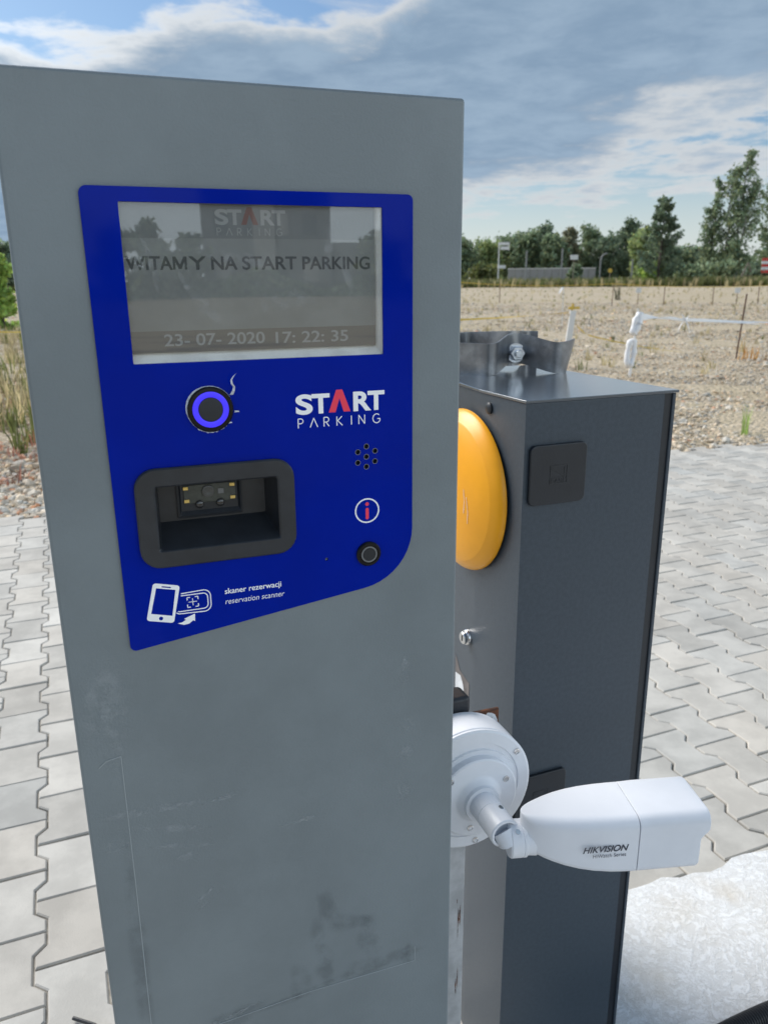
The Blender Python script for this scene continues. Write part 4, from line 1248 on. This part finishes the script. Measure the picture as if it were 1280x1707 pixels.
# the row
row = [(771, 466, 408, 40, 132, 'mid', 'dark low tree half hidden by the kiosk edge', SH_ROUND),
       (812, 466, 412, 44, 134, 'light', 'pale rounded bushy tree behind the white frame sign', SH_ROUND),
       (846, 466, 402, 40, 138, 'mid', 'rounded tree right of the white frame sign', SH_ROUND),
       (874, 466, 398, 46, 135, 'mid', 'broad green tree above the grey wall, left half', SH_ROUND),
       (902, 466, 382, 44, 140, 'dark', 'taller peaked tree near the middle of the row', SH_POPLAR),
       (918, 466, 398, 34, 131, 'mid', 'round tree just right of the peaked tree', SH_ROUND),
       (945, 466, 384, 30, 133, 'olive', 'thin olive tree behind the small white panel', SH_POPLAR),
       (980, 466, 386, 46, 136, 'mid', 'full tree right of the small white panel', SH_POPLAR),
       (1006, 466, 402, 34, 131, 'dark', 'low dark tree behind the yellow disc', SH_ROUND),
       (1043, 466, 374, 46, 135, 'dark', 'tall tree left of the pointed tree', SH_POPLAR),
       (1070, 466, 392, 44, 122, 'light', 'pale green tree touching the pointed tree', SH_ROUND),
       (1120, 468, 424, 50, 128, 'mid', 'low tree in the gap right of the pointed tree', SH_ROUND),
       (1150, 468, 424, 44, 130, 'dark', 'low dark tree left of the tall group', SH_ROUND),
       (1176, 468, 432, 40, 124, 'dark', 'low dark tree under the tall group', SH_ROUND)]
for i, (px, pb, pt, w, Y, lf, lab, shp) in enumerate(row):
    tree_at(px, pb, pt, w * 1.3, Y, name='birch_tree' if shp is SH_POPLAR else 'broadleaf_tree', label=lab, shape=shp, leaf=lf, nleaf=4600, lsize=.32, seed=40 + i, nb=44, low=.05, up=.9,
            clump=.2, group='row of trees beyond the field')
for px, pt, w, Y, lf, lab, sd in ((1205, 446, 60, 108, 'mid', 'low hedge bush at the foot of the tall group', 70), (1145, 450, 44, 106, 'mid', 'low bush right of the pointed tree', 71), (805, 452, 50, 110, 'grass', 'pale low bush beside the kiosk edge', 72), (957, 446, 22, 104, 'mid', 'small bush under the white panel', 73),
                                  (1085, 446, 46, 100, 'bright', 'bright bush at the foot of the pointed tree', 74), (1265, 452, 50, 105, 'dark', 'dark bush under the striped banner', 75)):
    tree_at(px, 472, pt, w, Y, name='bush', label=lab, shape=SH_ROUND, leaf=lf, nleaf=1500, lsize=.3, seed=sd, nb=24, low=.03, up=.7, clump=.22, group='bushes along the far edge', cat='bush')
# the wood behind the row reads as one mass
rs = np.random.default_rng(31); n = 24000
wx = rs.uniform(-95, 150, n); wh = 4.8 + 1.6 * np.sin(wx * .21) * np.sin(wx * .083 + 1) + .8 * np.sin(wx * .9)
V, F, tn = leaves_np(np.stack([wx, rs.uniform(150, 156, n), .4 + wh * rs.random(n) ** .8], 1), .55, rs)
tag(np_mesh('far_wood', V, F, LEAF['mid'], tone=tn), 'low green wood closing the gaps behind the tree row', 'wood', kind='stuff')
# left of the kiosk
tree_at(4, 470, 408, 60, 90, name='broadleaf_tree', label='dark tree peeping out left of the kiosk', shape=SH_ROUND, leaf='dark', nleaf=2200, lsize=.4, seed=81, nb=30, low=.05)
tree_at(-20, 470, 330, 60, 105, name='broadleaf_tree', label='tall tree cut by the left edge', shape=SH_ROUND, leaf='mid', nleaf=3000, lsize=.4, seed=82, nb=30, low=.1)
tree_at(2, 500, 432, 56, 24, name='bush', label='bright green bush left of the kiosk', shape=SH_ROUND, leaf='bright', nleaf=3000, lsize=.09, seed=83, nb=30, low=.03, clump=.2, cat='bush')


def tufts(name, label, pts, h, leaf, seed, blades=14, width=.012, spread=.12, cat='plant', kind=None):
    rs = np.random.default_rng(seed); V, F, col = [], [], []
    for x, y in pts:
        z = float(gz(x, y)); hh = h * rs.uniform(.5, 1.25); cc = rs.normal(1, .2)
        for _ in range(blades):
            a = rs.uniform(0, 6.28); l = hh * rs.uniform(.5, 1.1); sp = spread * hh / h * rs.uniform(.2, 1)
            b = np.array([x + rs.normal(0, spread * .2), y + rs.normal(0, spread * .2), z])
            d = np.array([math.cos(a), math.sin(a), 0]); s = np.array([-d[1], d[0], 0]) * width
            m_ = b + d * sp * .35 + np.array([0, 0, l * .6]); t = b + d * sp + np.array([0, 0, l])
            k = len(V); V += [b - s, b + s, m_ + s * .8, m_ - s * .8, t + s * .15, t - s * .15]
            F += [(k, k + 1, k + 2, k + 3), (k + 3, k + 2, k + 4, k + 5)]
            c = np.clip(cc * rs.normal(1, .2), .4, 1.8); col += [(c, c, c)] * 6
    o = np_mesh(name, V, F, LEAF[leaf], tone=np.array(col))
    return tag(o, label, cat, kind=kind)


rs = np.random.default_rng(5)
def scatter(n, d0, d1, a0, a1, power=1.0):
    d = d0 + (d1 - d0) * rs.random(n) ** power; a = rs.uniform(a0, a1, n)
    return [(p * math.sin(q), p * math.cos(q)) for p, q in zip(d, a) if (np.array([p * math.sin(q), p * math.cos(q)]) - EDGE_A) @ EDGE_N > .15]


tufts('field_weeds', 'sparse dry weeds scattered over the gravel field', scatter(1500, 12, 98, -.55, .6, .8), .20, 'straw', 6, 9, .008, .16, 'weeds', 'stuff')
tufts('green_weeds', 'sparse green weeds scattered over the gravel field', scatter(420, 11, 95, -.55, .6, .8), .20, 'grass', 7, 9, .008, .16, 'weeds', 'stuff')
tufts('verge_grass', 'rough tall grass along the far edge of the field', scatter(5200, 98, 112, -.66, .6), .95, 'grass', 8, 9, .05, .5, 'grass', 'stuff')
tufts('dry_verge_grass', 'straw coloured grass mixed into the far edge', scatter(1500, 97, 110, -.66, .6), .9, 'straw', 18, 8, .05, .4, 'grass', 'stuff')
g = gpt(1238, 727); tufts('weed_tuft', 'small green weed growing at the edge of the paving', [(g[0], g[1]), (g[0] + .03, g[1] + .06)], .26, 'bright', 9, 9, .004, .07)
g = gpt(1255, 600); tufts('flowering_weed', 'orange flowering weed near the rusty rod', [(g[0] + .1 * k, g[1] + .06 * (k % 2)) for k in range(-2, 3)], .30, 'orange', 10, 6, .007, .2)
g = gpt(1092, 590); tufts('dead_twig_plant', 'dead brown twiggy plant right of the taped stake', [(g[0], g[1])], .45, 'straw', 12, 16, .005, .28)
g = gpt(1030, 500); tufts('dry_bush', 'dry dark bush in the gravel below the first tag', [(g[0], g[1])], .8, 'olive', 13, 26, .02, .5)
tufts('red_weeds', 'reddish weeds on the gravel left of the kiosk', [(x, y) for x, y in scatter(230, 5.9, 12, -.62, -.30)], .15, 'red', 14, 9, .006, .14, 'weeds', 'stuff')
tufts('straw_weeds', 'straw coloured weeds left of the kiosk', [(x, y) for x, y in scatter(420, 8, 24, -.62, -.36)], .34, 'straw', 15, 12, .006, .18, 'weeds', 'stuff')
tufts('low_weeds', 'green weeds left of the kiosk', [(x, y) for x, y in scatter(260, 7, 24, -.62, -.36)], .34, 'grass', 16, 10, .010, .18, 'weeds', 'stuff')

# ---------------------------------------------------------------- far signs and structures
def gbase(px, Y):
    p = at(px, 460, Y); p[2] = float(gz(p[0], p[1])); return p


def span(px0, px1, py, Y): return float(at(px1, py, Y)[0] - at(px0, py, Y)[0])


Yw = 125; b = gbase(846, Yw); w = span(846, 992, 455, Yw); zt = float(at(900, 447, Yw)[2] - b[2]); 
t = thing('panel_fence', tuple(b), 0, 'long low pale grey panel wall in front of the tree row', 'fence')
bm = BM(); n = 12
for k in range(n): box(bm, (w * k / n + .03, -.04, .1), (w * (k + 1) / n - .03, .04, zt - .1))
done('panel', bm, M['far_grey'], t)
bm = BM(); box(bm, (0, -.09, zt - .1), (w, .09, zt)); done('capping', bm, M['white'], t)
Yf = 105
t = thing('frame_sign', tuple(gbase(830, Yf)), 0, 'white hoop shaped sign frame on two legs beside the kiosk edge', 'sign')
b = gbase(830, Yf); z0 = float(at(830, 438, Yf)[2] - b[2]); z1 = float(at(830, 404, Yf)[2] - b[2]); ww = span(830, 846, 420, Yf)
bm = BM(); tube(bm, [(0, 0, 0), (0, 0, z1)], .08, 6); tube(bm, [(ww, 0, z0 + (z1 - z0) * .6), (ww, 0, z1)], .08, 6); done('leg', bm, M['white'], t)
bm = BM(); box(bm, (-.1, -.08, z1 - .35), (ww + .1, .08, z1), .03, 1); box(bm, (.2, -.06, z1 - .9), (ww - .05, .06, z1 - .5)); done('sign_board', bm, M['white'], t)
bm = BM(); box(bm, (-.1, -.1, z0 - .7), (.9, .1, z0 - .3)); done('foot_board', bm, M['white'], t)
Yp = 102; b = gbase(955, Yp); t = thing('panel_sign', tuple(b), 0, 'small tilted white panel on a post in front of the trees', 'sign')
zc = float(at(955, 429, Yp)[2] - b[2]); ww = span(949, 962, 429, Yp)
bm = BM(); tube(bm, [(0, .08, 0), (0, .08, zc)], .06, 6); done('post', bm, M['wood'], t)
bm = BM(); box(bm, (-ww / 2, -.05, zc - .28), (ww / 2, .05, zc + .28), .02, 1)
done('panel', bm, M['white'], t)
b = gbase(1016, 110); t = thing('yellow_sign', tuple(b), 0, 'small round yellow sign in front of the dark low tree', 'sign'); zc = float(at(1016, 451, 110)[2] - b[2])
bm = BM(); tube(bm, [(0, .03, 0), (0, .03, zc)], .05, 6); done('post', bm, M['wood'], t)
bm = BM(); lathe(bm, [(0, -.04), (.28, -.04), (.28, .04), (0, .04)], (0, 0, zc), (0, -1, 0), seg=20); done('disc', bm, M['tape_yellow'], t)
for px, pt, crook, lab in ((876, 418, 0, 'straight grey pole in front of the broad green tree'), (935, 414, 0, 'straight grey pole left of the small white panel'), (999, 423, 1, 'grey pole with a bent over top right of the white panel'), (1104, 430, 0, 'short grey pole at the pointed tree'), (1052, 432, 0, 'short grey pole before the tall tree of the row')):
    b = gbase(px, 106); zc = float(at(px, pt, 106)[2] - b[2]); bm = BM()
    pts = [(0, 0, 0), (0, 0, zc * .85), (0, 0, zc)] if not crook else [(0, 0, 0), (0, 0, zc * .8), (.15, 0, zc * .92), (.45, 0, zc * .99), (.8, 0, zc)]
    tube(bm, pts, .10, 8); o = done('fence_pole', bm, M['far_grey']); o.location = tuple(b); tag(o, lab, 'pole', 'poles along the far edge')
# A-shaped timber prop and striped banner at the right
b = gbase(1244, 104); t = thing('timber_prop', tuple(b), 0, 'weathered timber prop shaped like an A under the tall trees', 'timber prop'); zc = float(at(1244, 438, 104)[2] - b[2])
for sx in (-1, 1):
    bm = BM(); tube(bm, [(sx * 1.1, 0, 0), (0, 0, zc)], .09, 6); done('leg', bm, M['wood'], t)
bm = BM(); tube(bm, [(-.6, 0, zc * .42), (.6, 0, zc * .42)], .07, 6); done('crossbar', bm, M['wood'], t)
b = gbase(1268, 103); t = thing('striped_banner', tuple(b), 0, 'red and white striped banner at the right edge under the tall trees', 'banner')
z0, z1 = float(at(1268, 455, 103)[2] - b[2]), float(at(1268, 430, 103)[2] - b[2]); ww = span(1265, 1300, 440, 103)
for x in (0, ww):
    bm = BM(); tube(bm, [(x, .1, 0), (x, .1, z1)], .06, 6); done('post', bm, M['wood'], t)
n = 5
for k in range(n):
    bm = BM(); box(bm, (-.1, -.03, z0 + (z1 - z0) * k / n), (ww + .1, .03, z0 + (z1 - z0) * (k + 1) / n - .004)); done('stripe', bm, M['red'] if k % 2 == 0 else M['white'], t)

# ---------------------------------------------------------------- what the screen mirrors: the road side behind the camera
bm = BM(); bm.faces.new([bm.verts.new(p) for p in ((-60, -30, -.02), (60, -30, -.02), (60, -14, -.02), (-60, -14, -.02))])
tag(done('road', bm, mat('asphalt', (.06, .06, .062), .85, var=.2, vscale=2, bump=.3, bscale=80), None, None, None), kind='structure')
bang = R(32.6)
bp_ = Vector((math.sin(bang) * 62, -math.cos(bang) * 62, 0))
bd = thing('office_building', (bp_.x, bp_.y, -.03), bang, 'dark grey block behind the photographer, seen mirrored in the kiosk screen', 'building')
bm = BM(); box(bm, (-5.0, -9, 0), (4.6, 0, 8.6)); box(bm, (4.6, -8, 0), (9, -1, 4.2)); done('wall', bm, M['building'], bd)
bm = BM(); box(bm, (-5.2, -9.2, 8.6), (4.8, .2, 8.9)); done('roof', bm, M['far_grey'], bd)
bm = BM(); box(bm, (-1.2, .05, 0), (.4, .5, 9.6)); done('stair_tower', bm, M['far_grey'], bd)
rs = np.random.default_rng(77); n = 9000
a_ = rs.uniform(R(8), R(62), n); d_ = rs.uniform(60, 64, n)
V, F, tn = leaves_np(np.stack([np.sin(a_) * d_, -np.cos(a_) * d_, (1.5 + .9 * np.sin(a_ * 37) * np.sin(a_ * 13)) * rs.random(n) + .05], 1), .32, rs)
tag(np_mesh('roadside_hedge', V, F, LEAF['mid'], tone=tn), 'low green hedge on the road side behind the photographer', 'hedge', kind='stuff')
for i in range(4):
    for j in range(2):
        x = -4.2 + i * 2.2; z = 1.2 + j * 3.4
        bm = BM(); box(bm, (x, -.02, z), (x + 1.3, .03, z + 1.7)); wn = done('window', bm, M['building'], bd)
        bm = BM(); box(bm, (x + .1, .031, z + .1), (x + 1.2, .05, z + 1.6)); done('pane', bm, M['far_grey'] if (i + j) % 3 == 0 else M['glass_dark'], wn)  # paler panes have the sky's reflection put into their colour
for k, (a, d, h, sp) in enumerate(((24.5, 58, 5.2, 2.0), (22.2, 55, 4.6, 1.8), (27.0, 60, 4.3, 1.6), (40.5, 52, 3.6, 1.9), (18.5, 60, 6.0, 2.2), (44.5, 55, 5.0, 2.0))):
    b = (math.sin(R(a)) * d, -math.cos(R(a)) * d, -.05)
    tree('garden_tree', ['peaked tree mirrored left of the dark building', 'low tree mirrored at the left of the screen', 'small tree mirrored against the dark building', 'low bush mirrored right of the dark building', 'broad tree mirrored at the screen edge', 'round tree mirrored at the right of the panel'][k],
         b, h, sp, SH_CONE if k == 0 else SH_ROUND, 'mid', 1500, .35, 90 + k, nb=26, low=.08, group='trees behind the photographer')
